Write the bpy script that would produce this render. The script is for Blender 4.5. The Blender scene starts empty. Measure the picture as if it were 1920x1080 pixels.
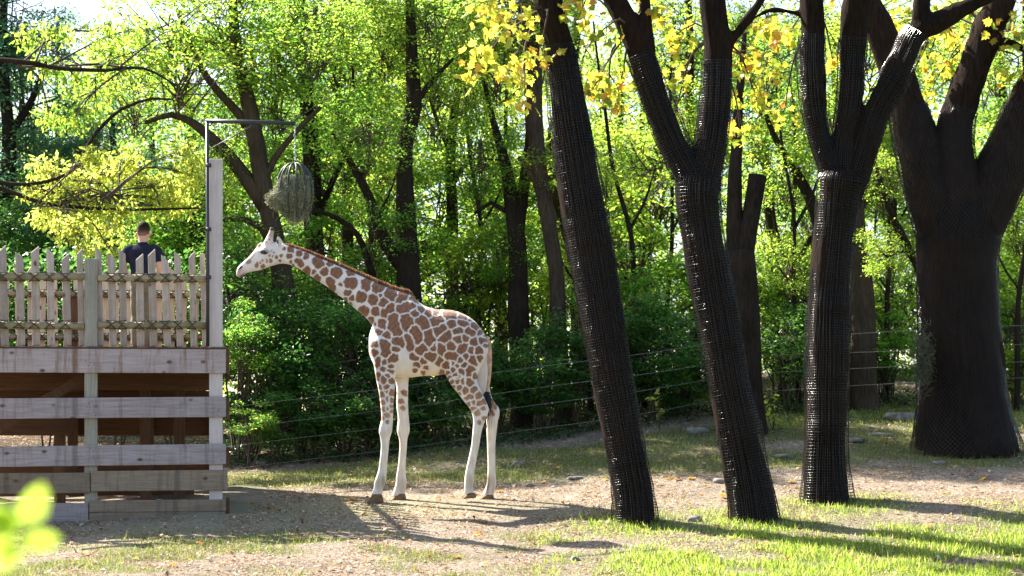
import bpy, bmesh, math, random
import numpy as np
from mathutils import Vector, Matrix

R = math.radians
sc = bpy.context.scene
col = sc.collection

# ------------------------------------------------------------------ camera
F = 4680.0          # focal length in pixels of the 1920 wide photograph
HOR = 850.0         # pixel row of the horizon
CZ = 0.68           # camera height above the giraffe's feet
cam_d = bpy.data.cameras.new('camera')
cam = bpy.data.objects.new('camera', cam_d)
col.objects.link(cam)
cam.location = (0, 0, CZ)
cam.rotation_euler = (R(90), 0, 0)
cam_d.sensor_width = 36
cam_d.lens = F / 1920 * 36
cam_d.shift_y = (HOR - 540) / 1920
cam_d.clip_end = 2000
cam_d.dof.use_dof = True
cam_d.dof.focus_distance = 35.4
cam_d.dof.aperture_fstop = 2.3
sc.camera = cam

# ------------------------------------------------------------------ sky, sun, exposure
EL, AZ = R(44), R(54)      # the sun stands behind the scene, to the left
world = bpy.data.worlds.new('World')
sc.world = world
world.use_nodes = True
wn = world.node_tree.nodes
bgn = wn['Background']
sky = wn.new('ShaderNodeTexSky')
sky.sky_type = 'NISHITA'
sky.sun_disc = False
sky.sun_elevation = EL
sky.sun_rotation = -AZ
sky.air_density = 1.0
sky.dust_density = 2.0
world.node_tree.links.new(sky.outputs[0], bgn.inputs[0])
bgn.inputs[1].default_value = 0.078
sd = bpy.data.lights.new('sun', 'SUN')
sd.energy = 5.0
sd.angle = R(0.5)
sd.color = (1.0, 0.93, 0.82)
sun = bpy.data.objects.new('sun', sd)
col.objects.link(sun)
SV = Vector((-math.sin(AZ) * math.cos(EL), math.cos(AZ) * math.cos(EL), math.sin(EL)))
sun.rotation_euler = SV.to_track_quat('Z', 'Y').to_euler()
sun.location = SV * 60
sc.view_settings.view_transform = 'Standard'
sc.view_settings.look = 'None'
sc.view_settings.gamma = 1
sc.view_settings.exposure = 2.2
sc.cycles.use_denoising = True
sc.cycles.max_bounces = 9
sc.cycles.diffuse_bounces = 5
sc.cycles.glossy_bounces = 2
sc.cycles.transmission_bounces = 4
sc.cycles.sample_clamp_indirect = 6

# ------------------------------------------------------------------ helpers
rng = np.random.default_rng(7)
random.seed(7)


def P(px, py, Y):
    """a point of the place that lies Y metres in front of the camera's plane"""
    return np.array([(px - 960) / F * Y, Y, CZ + (HOR - py) / F * Y])


def mesh_np(name, verts, faces, mats=(), mat_idx=None, smooth=False, attrs=None):
    """faces: list of int arrays (M,k)"""
    me = bpy.data.meshes.new(name)
    verts = np.asarray(verts, np.float32)
    me.vertices.add(len(verts))
    me.vertices.foreach_set('co', verts.ravel())
    faces = [np.asarray(f, np.int32) for f in faces if len(f)]
    loops = np.concatenate([f.ravel() for f in faces])
    sizes = np.concatenate([np.full(len(f), f.shape[1], np.int32) for f in faces])
    me.loops.add(len(loops))
    me.loops.foreach_set('vertex_index', loops)
    me.polygons.add(len(sizes))
    me.polygons.foreach_set('loop_start', np.concatenate([[0], np.cumsum(sizes)[:-1]]).astype(np.int32))
    try:
        me.polygons.foreach_set('loop_total', sizes)
    except Exception:
        pass
    for m in mats:
        me.materials.append(m)
    if mat_idx is not None:
        me.polygons.foreach_set('material_index', np.asarray(mat_idx, np.int32))
    if smooth:
        me.polygons.foreach_set('use_smooth', np.ones(len(sizes), bool))
    if attrs:
        for k, v in attrs.items():
            v = np.asarray(v, np.float32)
            if v.ndim == 1:
                a = me.attributes.new(k, 'FLOAT', 'POINT')
                a.data.foreach_set('value', v)
            else:
                a = me.attributes.new(k, 'FLOAT_COLOR', 'POINT')
                c4 = np.ones((len(v), 4), np.float32)
                c4[:, :3] = v
                a.data.foreach_set('color', c4.ravel())
    me.update(calc_edges=True)
    me.validate()
    return me


def obj(name, me, parent=None, loc=None, rot=None, scale=None):
    o = bpy.data.objects.new(name, me)
    col.objects.link(o)
    if parent is not None:
        o.parent = parent
    if loc is not None:
        o.location = loc
    if rot is not None:
        o.rotation_euler = rot
    if scale is not None:
        o.scale = scale
    return o


def tag(o, label, cat=None, group=None, kind=None):
    if label:
        o['label'] = label
    if cat:
        o['category'] = cat
    if group:
        o['group'] = group
    if kind:
        o['kind'] = kind
    return o


def thing(name, label, cat, loc=(0, 0, 0), rotz=0.0, group=None):
    o = obj(name, None, loc=tuple(float(c) for c in loc), rot=(0, 0, rotz))
    o.empty_display_size = 0.2
    return tag(o, label, cat, group)


class MB:
    """collects shapes into one mesh"""
    def __init__(s):
        s.v, s.f, s.n = [], {}, 0

    def add(s, v, faces, mi=0):
        v = np.asarray(v, float)
        for f in faces:
            f = np.asarray(f)
            if len(f):
                s.f.setdefault((f.shape[1], mi), []).append(f + s.n)
        s.v.append(v)
        s.n += len(v)

    def box(s, c, d, rot=None, mi=0):
        d = np.asarray(d) / 2
        v = np.array([[x, y, z] for x in (-1, 1) for y in (-1, 1) for z in (-1, 1)]) * d
        if rot is not None:
            v = v @ np.array(Matrix(rot)).T
        f = np.array([[0, 1, 3, 2], [4, 6, 7, 5], [0, 4, 5, 1], [2, 3, 7, 6], [0, 2, 6, 4], [1, 5, 7, 3]])
        s.add(v + np.asarray(c), [f], mi)

    def tube(s, pts, rad, n=8, caps=True, mi=0):
        v, f = tube_geo(pts, rad, n, caps)
        s.add(v, f, mi)

    def mesh(s, name, mats, smooth=False, attrs=None):
        fs, mi = [], []
        for (k, m), l in s.f.items():
            a = np.concatenate(l)
            fs.append(a)
            mi.append(np.full(len(a), m))
        return mesh_np(name, np.concatenate(s.v), fs, mats, np.concatenate(mi), smooth, attrs)


def frames(pts):
    pts = np.asarray(pts, float)
    t = np.gradient(pts, axis=0)
    t /= np.linalg.norm(t, axis=1)[:, None] + 1e-12
    if abs(t[:, 2]).max() < 0.3:
        ref = np.array([0, 0, 1.0])
    else:
        ref = np.array([0, 1, 0.0]) if abs(t[:, 1]).mean() < 0.8 else np.array([1.0, 0, 0])
    a = np.cross(t, ref)
    a /= np.linalg.norm(a, axis=1)[:, None] + 1e-12
    b = np.cross(a, t)
    return t, a, b


def tube_geo(pts, rad, n=8, caps=True, disp=None):
    pts = np.asarray(pts, float)
    m = len(pts)
    rad = np.broadcast_to(np.asarray(rad, float), (m,))
    t, a, b = frames(pts)
    th = np.arange(n) / n * 2 * math.pi
    rr = rad[:, None] * np.ones(n)
    if disp is not None:
        rr = rr * disp
    v = pts[:, None, :] + rr[..., None] * (np.cos(th)[None, :, None] * a[:, None, :] + np.sin(th)[None, :, None] * b[:, None, :])
    v = v.reshape(-1, 3)
    i = np.arange(m - 1)[:, None] * n
    j = np.arange(n)[None, :]
    k = (j + 1) % n
    f = np.stack([i + j, i + k, i + n + k, i + n + j], -1).reshape(-1, 4)
    fs = [f]
    if caps:
        v = np.concatenate([v, pts[:1], pts[-1:]])
        c0, c1 = m * n, m * n + 1
        jj = np.arange(n)
        kk = (jj + 1) % n
        fs.append(np.concatenate([np.stack([np.full(n, c0), kk, jj], -1),
                                  np.stack([np.full(n, c1), (m - 1) * n + jj, (m - 1) * n + kk], -1)]))
    return v, fs


def catmull(pts, step):
    """resample a polyline (any number of columns, first three are xyz) smoothly"""
    p = np.asarray(pts, float)
    if len(p) < 3:
        n = max(2, int(np.linalg.norm(p[-1, :3] - p[0, :3]) / step) + 1)
        return np.array([p[0] + (p[-1] - p[0]) * s for s in np.linspace(0, 1, n)])
    q = np.vstack([2 * p[0] - p[1], p, 2 * p[-1] - p[-2]])
    out = []
    for i in range(1, len(q) - 2):
        n = max(1, int(np.linalg.norm(q[i + 1, :3] - q[i, :3]) / step))
        for s in np.arange(n) / n:
            out.append(0.5 * ((2 * q[i]) + (-q[i - 1] + q[i + 1]) * s + (2 * q[i - 1] - 5 * q[i] + 4 * q[i + 1] - q[i + 2]) * s * s
                              + (-q[i - 1] + 3 * q[i] - 3 * q[i + 1] + q[i + 2]) * s ** 3))
    out.append(q[-2])
    return np.array(out)


_sn = np.random.default_rng(99)
_SD = _sn.uniform(0, 2 * math.pi, (40, 16))
_SP = _sn.uniform(0, 2 * math.pi, (40, 16))
_SF = _sn.uniform(0.6, 1.7, (40, 16))


def snoise(x, y, seed=0):
    """smooth noise about -1..1 with features about one unit wide"""
    s = seed % 40
    r = 0
    for k in range(10):
        r = r + np.sin((x * math.cos(_SD[s, k]) + y * math.sin(_SD[s, k])) * _SF[s, k] * 3.2 + _SP[s, k])
    return r / 4.0


def sstep(a, b, x):
    t = np.clip((x - a) / (b - a), 0, 1)
    return t * t * (3 - 2 * t)


# ------------------------------------------------------------------ materials
def newmat(name):
    m = bpy.data.materials.new(name)
    m.use_nodes = True
    return m, m.node_tree.nodes, m.node_tree.links, m.node_tree.nodes['Principled BSDF']


def ramp(nodes, stops, interp='LINEAR'):
    r = nodes.new('ShaderNodeValToRGB')
    e = r.color_ramp.elements
    r.color_ramp.interpolation = interp
    while len(e) < len(stops):
        e.new(0.5)
    for k, (p, c) in enumerate(stops):
        e[k].position = p
        e[k].color = (*c, 1)
    return r


def noise(nodes, links, scale, detail=6, rough=0.6, vec=None, stretch=None):
    n = nodes.new('ShaderNodeTexNoise')
    n.inputs['Scale'].default_value = scale
    n.inputs['Detail'].default_value = detail
    n.inputs['Roughness'].default_value = rough
    tc = nodes.new('ShaderNodeTexCoord')
    src = tc.outputs['Object']
    if stretch is not None:
        mp = nodes.new('ShaderNodeMapping')
        mp.inputs['Scale'].default_value = stretch
        links.new(src, mp.inputs['Vector'])
        src = mp.outputs[0]
    links.new(src, n.inputs['Vector'])
    return n


def bump(nodes, links, h, strength, dist, to):
    b = nodes.new('ShaderNodeBump')
    b.inputs['Strength'].default_value = strength
    b.inputs['Distance'].default_value = dist
    links.new(h, b.inputs['Height'])
    links.new(b.outputs[0], to.inputs['Normal'])
    return b


def simple_mat(name, c, rough=0.7, metal=0, var=0.15, scale=8, bmp=0.0, spec=None):
    m, N, L, B = newmat(name)
    n = noise(N, L, scale)
    c = np.array(c)
    r = ramp(N, [(0.3, tuple(c * (1 - var))), (0.7, tuple(np.minimum(c * (1 + var), 1)))])
    L.new(n.outputs[0], r.inputs[0])
    L.new(r.outputs[0], B.inputs['Base Color'])
    B.inputs['Roughness'].default_value = rough
    B.inputs['Metallic'].default_value = metal
    if spec is not None:
        B.inputs['Specular IOR Level'].default_value = spec
    if bmp:
        bump(N, L, n.outputs[0], bmp, 0.01, B)
    return m


def leaf_mat(name, stops, trans=0.5, tmul=(1.9, 1.7, 0.9), rough=0.45, spec=0.35):
    """stops: colours met at random from leaf to leaf"""
    m, N, L, B = newmat(name)
    g = N.new('ShaderNodeNewGeometry')
    oi = N.new('ShaderNodeObjectInfo')
    ad = N.new('ShaderNodeMath')
    ad.operation = 'MULTIPLY_ADD'
    L.new(oi.outputs['Random'], ad.inputs[0])
    ad.inputs[1].default_value = 0.25
    ad.inputs[2].default_value = -0.12
    a2 = N.new('ShaderNodeMath')
    a2.operation = 'ADD'
    L.new(g.outputs['Random Per Island'], a2.inputs[0])
    L.new(ad.outputs[0], a2.inputs[1])
    r = ramp(N, stops)
    L.new(a2.outputs[0], r.inputs[0])
    L.new(r.outputs[0], B.inputs['Base Color'])
    B.inputs['Roughness'].default_value = rough
    B.inputs['Specular IOR Level'].default_value = spec
    t = N.new('ShaderNodeBsdfTranslucent')
    mu = N.new('ShaderNodeMix')
    mu.data_type = 'RGBA'
    mu.blend_type = 'MULTIPLY'
    mu.inputs['Factor'].default_value = 1
    L.new(r.outputs[0], mu.inputs['A'])
    mu.inputs['B'].default_value = (*tmul, 1)
    L.new(mu.outputs['Result'], t.inputs[0])
    mx = N.new('ShaderNodeMixShader')
    mx.inputs[0].default_value = trans
    L.new(B.outputs[0], mx.inputs[1])
    L.new(t.outputs[0], mx.inputs[2])
    L.new(mx.outputs[0], N['Material Output'].inputs[0])
    return m


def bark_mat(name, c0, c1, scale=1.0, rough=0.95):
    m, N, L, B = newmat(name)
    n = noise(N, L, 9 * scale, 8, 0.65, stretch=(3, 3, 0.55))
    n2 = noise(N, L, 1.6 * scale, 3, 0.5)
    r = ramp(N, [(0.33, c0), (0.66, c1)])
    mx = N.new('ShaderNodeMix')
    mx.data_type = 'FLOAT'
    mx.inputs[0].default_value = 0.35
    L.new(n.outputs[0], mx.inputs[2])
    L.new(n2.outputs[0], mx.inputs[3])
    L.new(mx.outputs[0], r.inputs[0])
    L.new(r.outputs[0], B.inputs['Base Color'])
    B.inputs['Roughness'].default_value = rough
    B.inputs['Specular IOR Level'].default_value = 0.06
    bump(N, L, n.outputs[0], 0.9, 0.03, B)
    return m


def wood_mat(name, c0, c1, axis='x', stain=None, stain_amt=0.0, rough=0.8, knots=True):
    m, N, L, B = newmat(name)
    st = {'x': (0.6, 9, 9), 'z': (9, 9, 0.6), 'y': (9, 0.6, 9)}[axis]
    oi = N.new('ShaderNodeObjectInfo')
    tc = N.new('ShaderNodeTexCoord')
    va = N.new('ShaderNodeVectorMath')
    va.operation = 'MULTIPLY_ADD'
    L.new(tc.outputs['Object'], va.inputs[0])
    va.inputs[1].default_value = st
    cb = N.new('ShaderNodeCombineXYZ')
    ml = N.new('ShaderNodeMath')
    ml.operation = 'MULTIPLY'
    ml.inputs[1].default_value = 50
    L.new(oi.outputs['Random'], ml.inputs[0])
    for k in range(3):
        L.new(ml.outputs[0], cb.inputs[k])
    L.new(cb.outputs[0], va.inputs[2])
    n = N.new('ShaderNodeTexNoise')
    n.inputs['Scale'].default_value = 4
    n.inputs['Detail'].default_value = 8
    n.inputs['Roughness'].default_value = 0.65
    n.inputs['Distortion'].default_value = 0.6
    L.new(va.outputs[0], n.inputs['Vector'])
    r = ramp(N, [(0.28, c0), (0.7, c1)])
    L.new(n.outputs[0], r.inputs[0])
    # boards differ a little
    hs = N.new('ShaderNodeHueSaturation')
    mr = N.new('ShaderNodeMapRange')
    mr.inputs[3].default_value = 0.8
    mr.inputs[4].default_value = 1.18
    L.new(oi.outputs['Random'], mr.inputs[0])
    L.new(mr.outputs[0], hs.inputs['Value'])
    L.new(r.outputs[0], hs.inputs['Color'])
    out = hs.outputs[0]
    if knots:
        # knots: sparse small dark spots
        va2 = N.new('ShaderNodeVectorMath')
        va2.operation = 'MULTIPLY_ADD'
        L.new(tc.outputs['Object'], va2.inputs[0])
        va2.inputs[1].default_value = {'x': (3.0, 5.0, 5.0), 'z': (5, 5, 3.0), 'y': (5, 3, 5)}[axis]
        L.new(cb.outputs[0], va2.inputs[2])
        vo = N.new('ShaderNodeTexVoronoi')
        vo.inputs['Scale'].default_value = 1.0
        L.new(va2.outputs[0], vo.inputs['Vector'])
        kr = ramp(N, [(0.06, (1, 1, 1)), (0.16, (0, 0, 0))])
        L.new(vo.outputs['Distance'], kr.inputs[0])
        mk = N.new('ShaderNodeMix')
        mk.data_type = 'RGBA'
        L.new(kr.outputs[0], mk.inputs['Factor'])
        L.new(out, mk.inputs['A'])
        mk.inputs['B'].default_value = (0.09, 0.055, 0.035, 1)
        out = mk.outputs['Result']
    if stain is not None:
        n3 = noise(N, L, 1.3, 5, 0.7, stretch=(5, 5, 0.5) if axis == 'x' else (1, 1, 1))
        rr = ramp(N, [(0.5, (0, 0, 0)), (0.66, (stain_amt,) * 3)])
        L.new(n3.outputs[0], rr.inputs[0])
        mx = N.new('ShaderNodeMix')
        mx.data_type = 'RGBA'
        L.new(rr.outputs[0], mx.inputs['Factor'])
        L.new(out, mx.inputs['A'])
        mx.inputs['B'].default_value = (*stain, 1)
        out = mx.outputs['Result']
    L.new(out, B.inputs['Base Color'])
    B.inputs['Roughness'].default_value = rough
    B.inputs['Specular IOR Level'].default_value = 0.25
    bump(N, L, n.outputs[0], 0.35, 0.008, B)
    return m


M = {}
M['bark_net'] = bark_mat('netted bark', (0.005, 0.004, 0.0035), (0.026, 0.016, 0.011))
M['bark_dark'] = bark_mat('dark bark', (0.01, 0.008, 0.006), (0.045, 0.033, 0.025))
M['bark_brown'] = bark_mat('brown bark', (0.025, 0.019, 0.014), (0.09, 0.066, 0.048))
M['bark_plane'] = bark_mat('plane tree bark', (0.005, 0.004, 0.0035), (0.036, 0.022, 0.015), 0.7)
M['twig'] = simple_mat('twig', (0.07, 0.05, 0.035), 0.9)
M['leaf_green'] = leaf_mat('green leaves', [(0.0, (0.05, 0.12, 0.014)), (0.45, (0.085, 0.165, 0.02)), (0.8, (0.13, 0.2, 0.025)), (1.0, (0.22, 0.25, 0.03))], 0.66, (2.5, 2.8, 3.0))
M['leaf_lime'] = leaf_mat('lime leaves', [(0.0, (0.08, 0.15, 0.016)), (0.5, (0.14, 0.2, 0.022)), (1.0, (0.26, 0.26, 0.03))], 0.68, (2.65, 2.9, 3.2))
M['leaf_dark'] = leaf_mat('dark leaves', [(0.0, (0.03, 0.085, 0.02)), (0.6, (0.055, 0.13, 0.028)), (1.0, (0.12, 0.2, 0.04))], 0.55, (2.3, 2.5, 2.0), 0.32, 0.6)
M['leaf_blue'] = leaf_mat('blue green leaves', [(0.0, (0.045, 0.11, 0.07)), (0.7, (0.08, 0.16, 0.09)), (1.0, (0.18, 0.22, 0.07))], 0.58, (2.2, 2.5, 2.2))
M['leaf_yellow'] = leaf_mat('yellow leaves', [(0.0, (0.24, 0.3, 0.045)), (0.5, (0.38, 0.4, 0.065)), (1.0, (0.5, 0.46, 0.08))], 0.62, (1.75, 1.85, 2.0))
M['leaf_plane'] = leaf_mat('autumn plane leaves', [(0.0, (0.16, 0.22, 0.025)), (0.35, (0.3, 0.33, 0.04)), (0.66, (0.46, 0.4, 0.05)), (0.84, (0.46, 0.26, 0.04)), (1.0, (0.38, 0.14, 0.03))], 0.58, (1.7, 1.7, 1.3))
M['leaf_plane_yellow'] = leaf_mat('yellow plane leaves', [(0.0, (0.2, 0.26, 0.03)), (0.5, (0.38, 0.38, 0.05)), (0.93, (0.47, 0.42, 0.055)), (1.0, (0.46, 0.27, 0.04))], 0.58, (1.7, 1.75, 1.5))
M['leaf_dry'] = leaf_mat('dry leaves', [(0.0, (0.16, 0.09, 0.058)), (0.3, (0.34, 0.24, 0.18)), (0.7, (0.54, 0.45, 0.37)), (0.94, (0.46, 0.27, 0.1)), (1.0, (0.5, 0.36, 0.06))], 0.2, (1.2, 1.1, 0.9), 0.7, 0.2)
M['leaf_fallen'] = leaf_mat('fallen autumn leaf', [(0.0, (0.5, 0.36, 0.04)), (0.5, (0.5, 0.3, 0.04)), (0.8, (0.45, 0.17, 0.04)), (1.0, (0.32, 0.1, 0.05))], 0.3, (1.3, 1.2, 0.9))
M['grass'] = leaf_mat('grass', [(0.0, (0.1, 0.16, 0.022)), (0.5, (0.15, 0.22, 0.03)), (0.85, (0.22, 0.28, 0.05)), (1.0, (0.42, 0.38, 0.18))], 0.55, (2.2, 2.2, 1.5))
M['grass_dull'] = leaf_mat('dull grass', [(0.0, (0.07, 0.11, 0.025)), (0.5, (0.12, 0.16, 0.04)), (1.0, (0.25, 0.22, 0.11))], 0.45, (2.0, 2.0, 1.3))
M['ivy'] = leaf_mat('ivy', [(0.0, (0.012, 0.045, 0.015)), (0.7, (0.03, 0.08, 0.025)), (1.0, (0.08, 0.13, 0.04))], 0.25, (1.5, 1.5, 0.9), 0.3, 0.5)
M['net'] = simple_mat('black netting', (0.005, 0.005, 0.006), 0.22, spec=0.45)
M['metal_black'] = simple_mat('black painted steel', (0.016, 0.02, 0.024), 0.42, 0.0, spec=0.6)
M['steel'] = simple_mat('galvanised steel', (0.45, 0.46, 0.48), 0.35, 1.0)
M['wire'] = simple_mat('fence wire', (0.28, 0.27, 0.25), 0.4, 0.8)
M['rope'] = simple_mat('dark rope', (0.06, 0.045, 0.035), 0.9)
M['hay'] = leaf_mat('hay', [(0.0, (0.13, 0.15, 0.08)), (0.5, (0.3, 0.31, 0.2)), (1.0, (0.5, 0.48, 0.34))], 0.25, (1.2, 1.2, 0.9), 0.8, 0.1)
M['hay_core'] = simple_mat('packed hay', (0.1, 0.11, 0.065), 0.95, var=0.6, scale=40, bmp=1.0)
M['stone'] = simple_mat('field stone', (0.17, 0.155, 0.14), 0.9, var=0.35, scale=9, bmp=0.8)
M['board_grey'] = wood_mat('weathered grey board', (0.2, 0.165, 0.165), (0.36, 0.31, 0.31), 'x', (0.1, 0.095, 0.07), 0.65)  # weathered tone, lowered further for weaker sky light on the lower boards
M['board_fascia'] = wood_mat('stained weathered board', (0.27, 0.22, 0.215), (0.43, 0.37, 0.36), 'x', (0.15, 0.08, 0.045), 0.85)
M['board_tan'] = wood_mat('tan board', (0.15, 0.112, 0.078), (0.26, 0.2, 0.145), 'x', (0.08, 0.062, 0.045), 0.6)  # tan wood, also darkened to stand for dimmer sky light near the ground
M['board_brown'] = wood_mat('brown board', (0.075, 0.036, 0.018), (0.15, 0.075, 0.037), 'x')
M['post_brown'] = wood_mat('brown post', (0.08, 0.042, 0.023), (0.17, 0.09, 0.048), 'z')
M['post_grey'] = wood_mat('weathered corner post', (0.4, 0.34, 0.33), (0.53, 0.47, 0.46), 'z', (0.35, 0.29, 0.25), 0.5, knots=False)
M['post_green'] = wood_mat('algae green post', (0.2, 0.185, 0.15), (0.33, 0.31, 0.26), 'z', (0.14, 0.15, 0.09), 0.45)
M['picket'] = wood_mat('weathered picket', (0.27, 0.22, 0.19), (0.46, 0.4, 0.36), 'z', (0.22, 0.14, 0.085), 0.6)
M['picket_lit_tone'] = wood_mat('picket in lit tone', (0.42, 0.33, 0.24), (0.6, 0.5, 0.4), 'z')  # rear and side pickets: warm light put into a paler wood colour
M['log'] = wood_mat('mossy round rail', (0.19, 0.175, 0.09), (0.36, 0.29, 0.19), 'x', (0.12, 0.13, 0.05), 0.7)
M['skin'] = simple_mat('skin', (0.5, 0.3, 0.22), 0.5, var=0.06, scale=20)
M['hair'] = simple_mat('short dark hair', (0.007, 0.005, 0.004), 0.9, var=0.4, scale=90, bmp=0.6, spec=0.1)
hm_, N_, L_, B_ = newmat('short dark hair')
tc_ = N_.new('ShaderNodeTexCoord')
sp_ = N_.new('ShaderNodeSeparateXYZ')
L_.new(tc_.outputs['Object'], sp_.inputs[0])
mr_ = N_.new('ShaderNodeMapRange')
mr_.inputs[1].default_value = 1.69
mr_.inputs[2].default_value = 1.8
L_.new(sp_.outputs['Z'], mr_.inputs[0])
rm_ = ramp(N_, [(0.0, (0.2, 0.12, 0.085)), (0.45, (0.05, 0.032, 0.024)), (1.0, (0.012, 0.008, 0.006))])
L_.new(mr_.outputs[0], rm_.inputs[0])
L_.new(rm_.outputs[0], B_.inputs['Base Color'])
B_.inputs['Roughness'].default_value = 0.8
B_.inputs['Specular IOR Level'].default_value = 0.15
bump(N_, L_, noise(N_, L_, 120, 4, 0.7).outputs[0], 0.8, 0.01, B_)
M['hair'] = hm_
M['shirt'] = simple_mat('navy cotton', (0.018, 0.02, 0.036), 0.95, var=0.25, scale=12, bmp=0.2, spec=0.08)
M['trousers'] = simple_mat('olive cotton', (0.12, 0.115, 0.075), 0.9, var=0.2, scale=9, bmp=0.5)
M['boot'] = simple_mat('brown leather', (0.06, 0.04, 0.025), 0.5)
M['hoof'] = simple_mat('hoof horn', (0.17, 0.105, 0.06), 0.8, var=0.5, scale=25, spec=0.15)
M['eye'] = simple_mat('dark eye', (0.008, 0.006, 0.005), 0.08, spec=0.8)
M['mane'] = leaf_mat('mane hair', [(0.0, (0.14, 0.065, 0.036)), (0.6, (0.27, 0.14, 0.085)), (1.0, (0.55, 0.38, 0.26))], 0.3, (1.3, 1.1, 0.9), 0.6, 0.2)
M['tail_hair'] = simple_mat('black tail hair', (0.012, 0.011, 0.011), 0.5)


# ------------------------------------------------------------------ the ground
_cols = {
    -40: [(-60, -1.5), (0, -1.35), (20, -1.2), (27, -1.0), (34, -0.35), (38, 0.05), (42, 0.4), (48, 0.9), (60, 1.5), (300, 4)],
    -6.8: [(-60, -1.5), (0, -1.3), (20, -1.15), (27, -0.98), (30, -0.78), (34, -0.33), (38, 0.05), (42, 0.45), (48, 1.0), (60, 1.6), (300, 4)],
    -3.9: [(-60, -1.5), (0, -1.25), (20, -1.1), (27, -0.95), (29.5, -0.77), (34.5, -0.15), (36, -0.02), (38, 0.16), (42, 0.55), (48, 1.1), (60, 1.7), (300, 4)],
    -0.7: [(-60, -1.5), (0, -1.2), (20, -1.1), (27, -0.95), (29.5, -0.77), (36, 0.0), (38, 0.25), (41, 0.62), (44, 0.95), (50, 1.5), (60, 2.0), (300, 4)],
    3.0: [(-60, -1.5), (0, -1.2), (20, -1.1), (27, -0.95), (29.5, -0.77), (33, -0.34), (36, 0.05), (39, 0.45), (44, 1.2), (48, 1.75), (60, 2.5), (300, 5)],
    8.0: [(-60, -1.5), (0, -1.2), (20, -1.1), (27, -0.93), (29.5, -0.75), (36, 0.08), (41.5, 0.7), (46, 1.5), (50, 2.0), (60, 2.7), (300, 5)],
    40: [(-60, -1.4), (0, -1.1), (20, -1.0), (27, -0.8), (36, 0.2), (41.5, 0.9), (46, 1.7), (60, 3.0), (300, 6)],
}
_cx = np.array(sorted(_cols))
_ys = np.arange(-60, 300, 0.5)
_tab = []
for c in _cx:
    a = np.interp(_ys, [p[0] for p in _cols[c]], [p[1] for p in _cols[c]])
    k = np.hanning(9)
    a = np.convolve(np.pad(a, 4, 'edge'), k / k.sum(), 'valid')
    _tab.append(a)
_tab = np.array(_tab)


def h(X, Y):
    X = np.asarray(X, float)
    Y = np.asarray(Y, float)
    X, Y = np.broadcast_arrays(X, Y)
    xi = np.clip(np.searchsorted(_cx, X, side='right') - 1, 0, len(_cx) - 2)
    fx = np.clip((X - _cx[xi]) / (_cx[xi + 1] - _cx[xi]), 0, 1)
    fx = fx * fx * (3 - 2 * fx)
    yy = np.clip((Y - _ys[0]) / 0.5, 0, len(_ys) - 1.001)
    yi = yy.astype(int)
    fy = yy - yi
    g = lambda a: _tab[a, yi] * (1 - fy) + _tab[a, yi + 1] * fy
    z = g(xi) * (1 - fx) + g(xi + 1) * fx
    near = np.exp(-((Y - 35.8) / 1.2) ** 2) * np.exp(-((X + 1) / 2.5) ** 2)
    return z + (0.03 * snoise(X / 2.5, Y / 2.5, 3) + 0.014 * snoise(X / 0.7, Y / 0.7, 4) + 0.009 * snoise(X / 0.3, Y / 0.3, 33)) * (1 - 0.8 * near)


def hz(x, y):
    return float(h(x, y))


def grass_density(X, Y):
    n = snoise(X / 1.6, Y / 2.2, 11)
    n2 = snoise(X / 0.6, Y / 0.8, 12)
    right = sstep(-0.3, 1.4, X - 0.55 - 0.12 * (Y - 29) + 0.5 * n) * (1 - sstep(32.7, 34.2, Y + 0.7 * n))
    right2 = sstep(5.6, 6.8, X + 0.5 * n) * (1 - sstep(33, 36.5, Y))
    foot = np.zeros_like(X)
    for bx, by, rr in ((1.65, 33.6, 0.9), (3.3, 33.7, 1.1), (4.6, 35.2, 0.9)):
        foot = np.maximum(foot, np.exp(-(((X - bx) / rr) ** 2 + ((Y - by) / (rr * 1.2)) ** 2)))
    left = 0.6 * sstep(-0.3, 0.8, n + 0.6 * n2 + 0.2) * (1 - sstep(32.2, 33.6, Y)) * (1 - sstep(0.5, 1.5, X))
    bank = 0.8 * sstep(37.2, 38.4, Y - 0.18 * np.maximum(X, 0)) * (1 - sstep(42.5, 45, Y - 0.25 * X)) * sstep(-0.7, 0.4, n + 0.3)
    far = 0.85 * sstep(4.0, 5.0, X) * sstep(43.6, 44.4, Y) * (1 - sstep(47.5, 49, Y))
    g = np.maximum.reduce([right * (0.25 + 0.75 * sstep(-0.5, 0.6, n + 0.8 * n2 + 0.35)), right2 * 0.7, foot * 0.9, left, bank, far])
    return np.clip(g, 0, 1)


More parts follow.
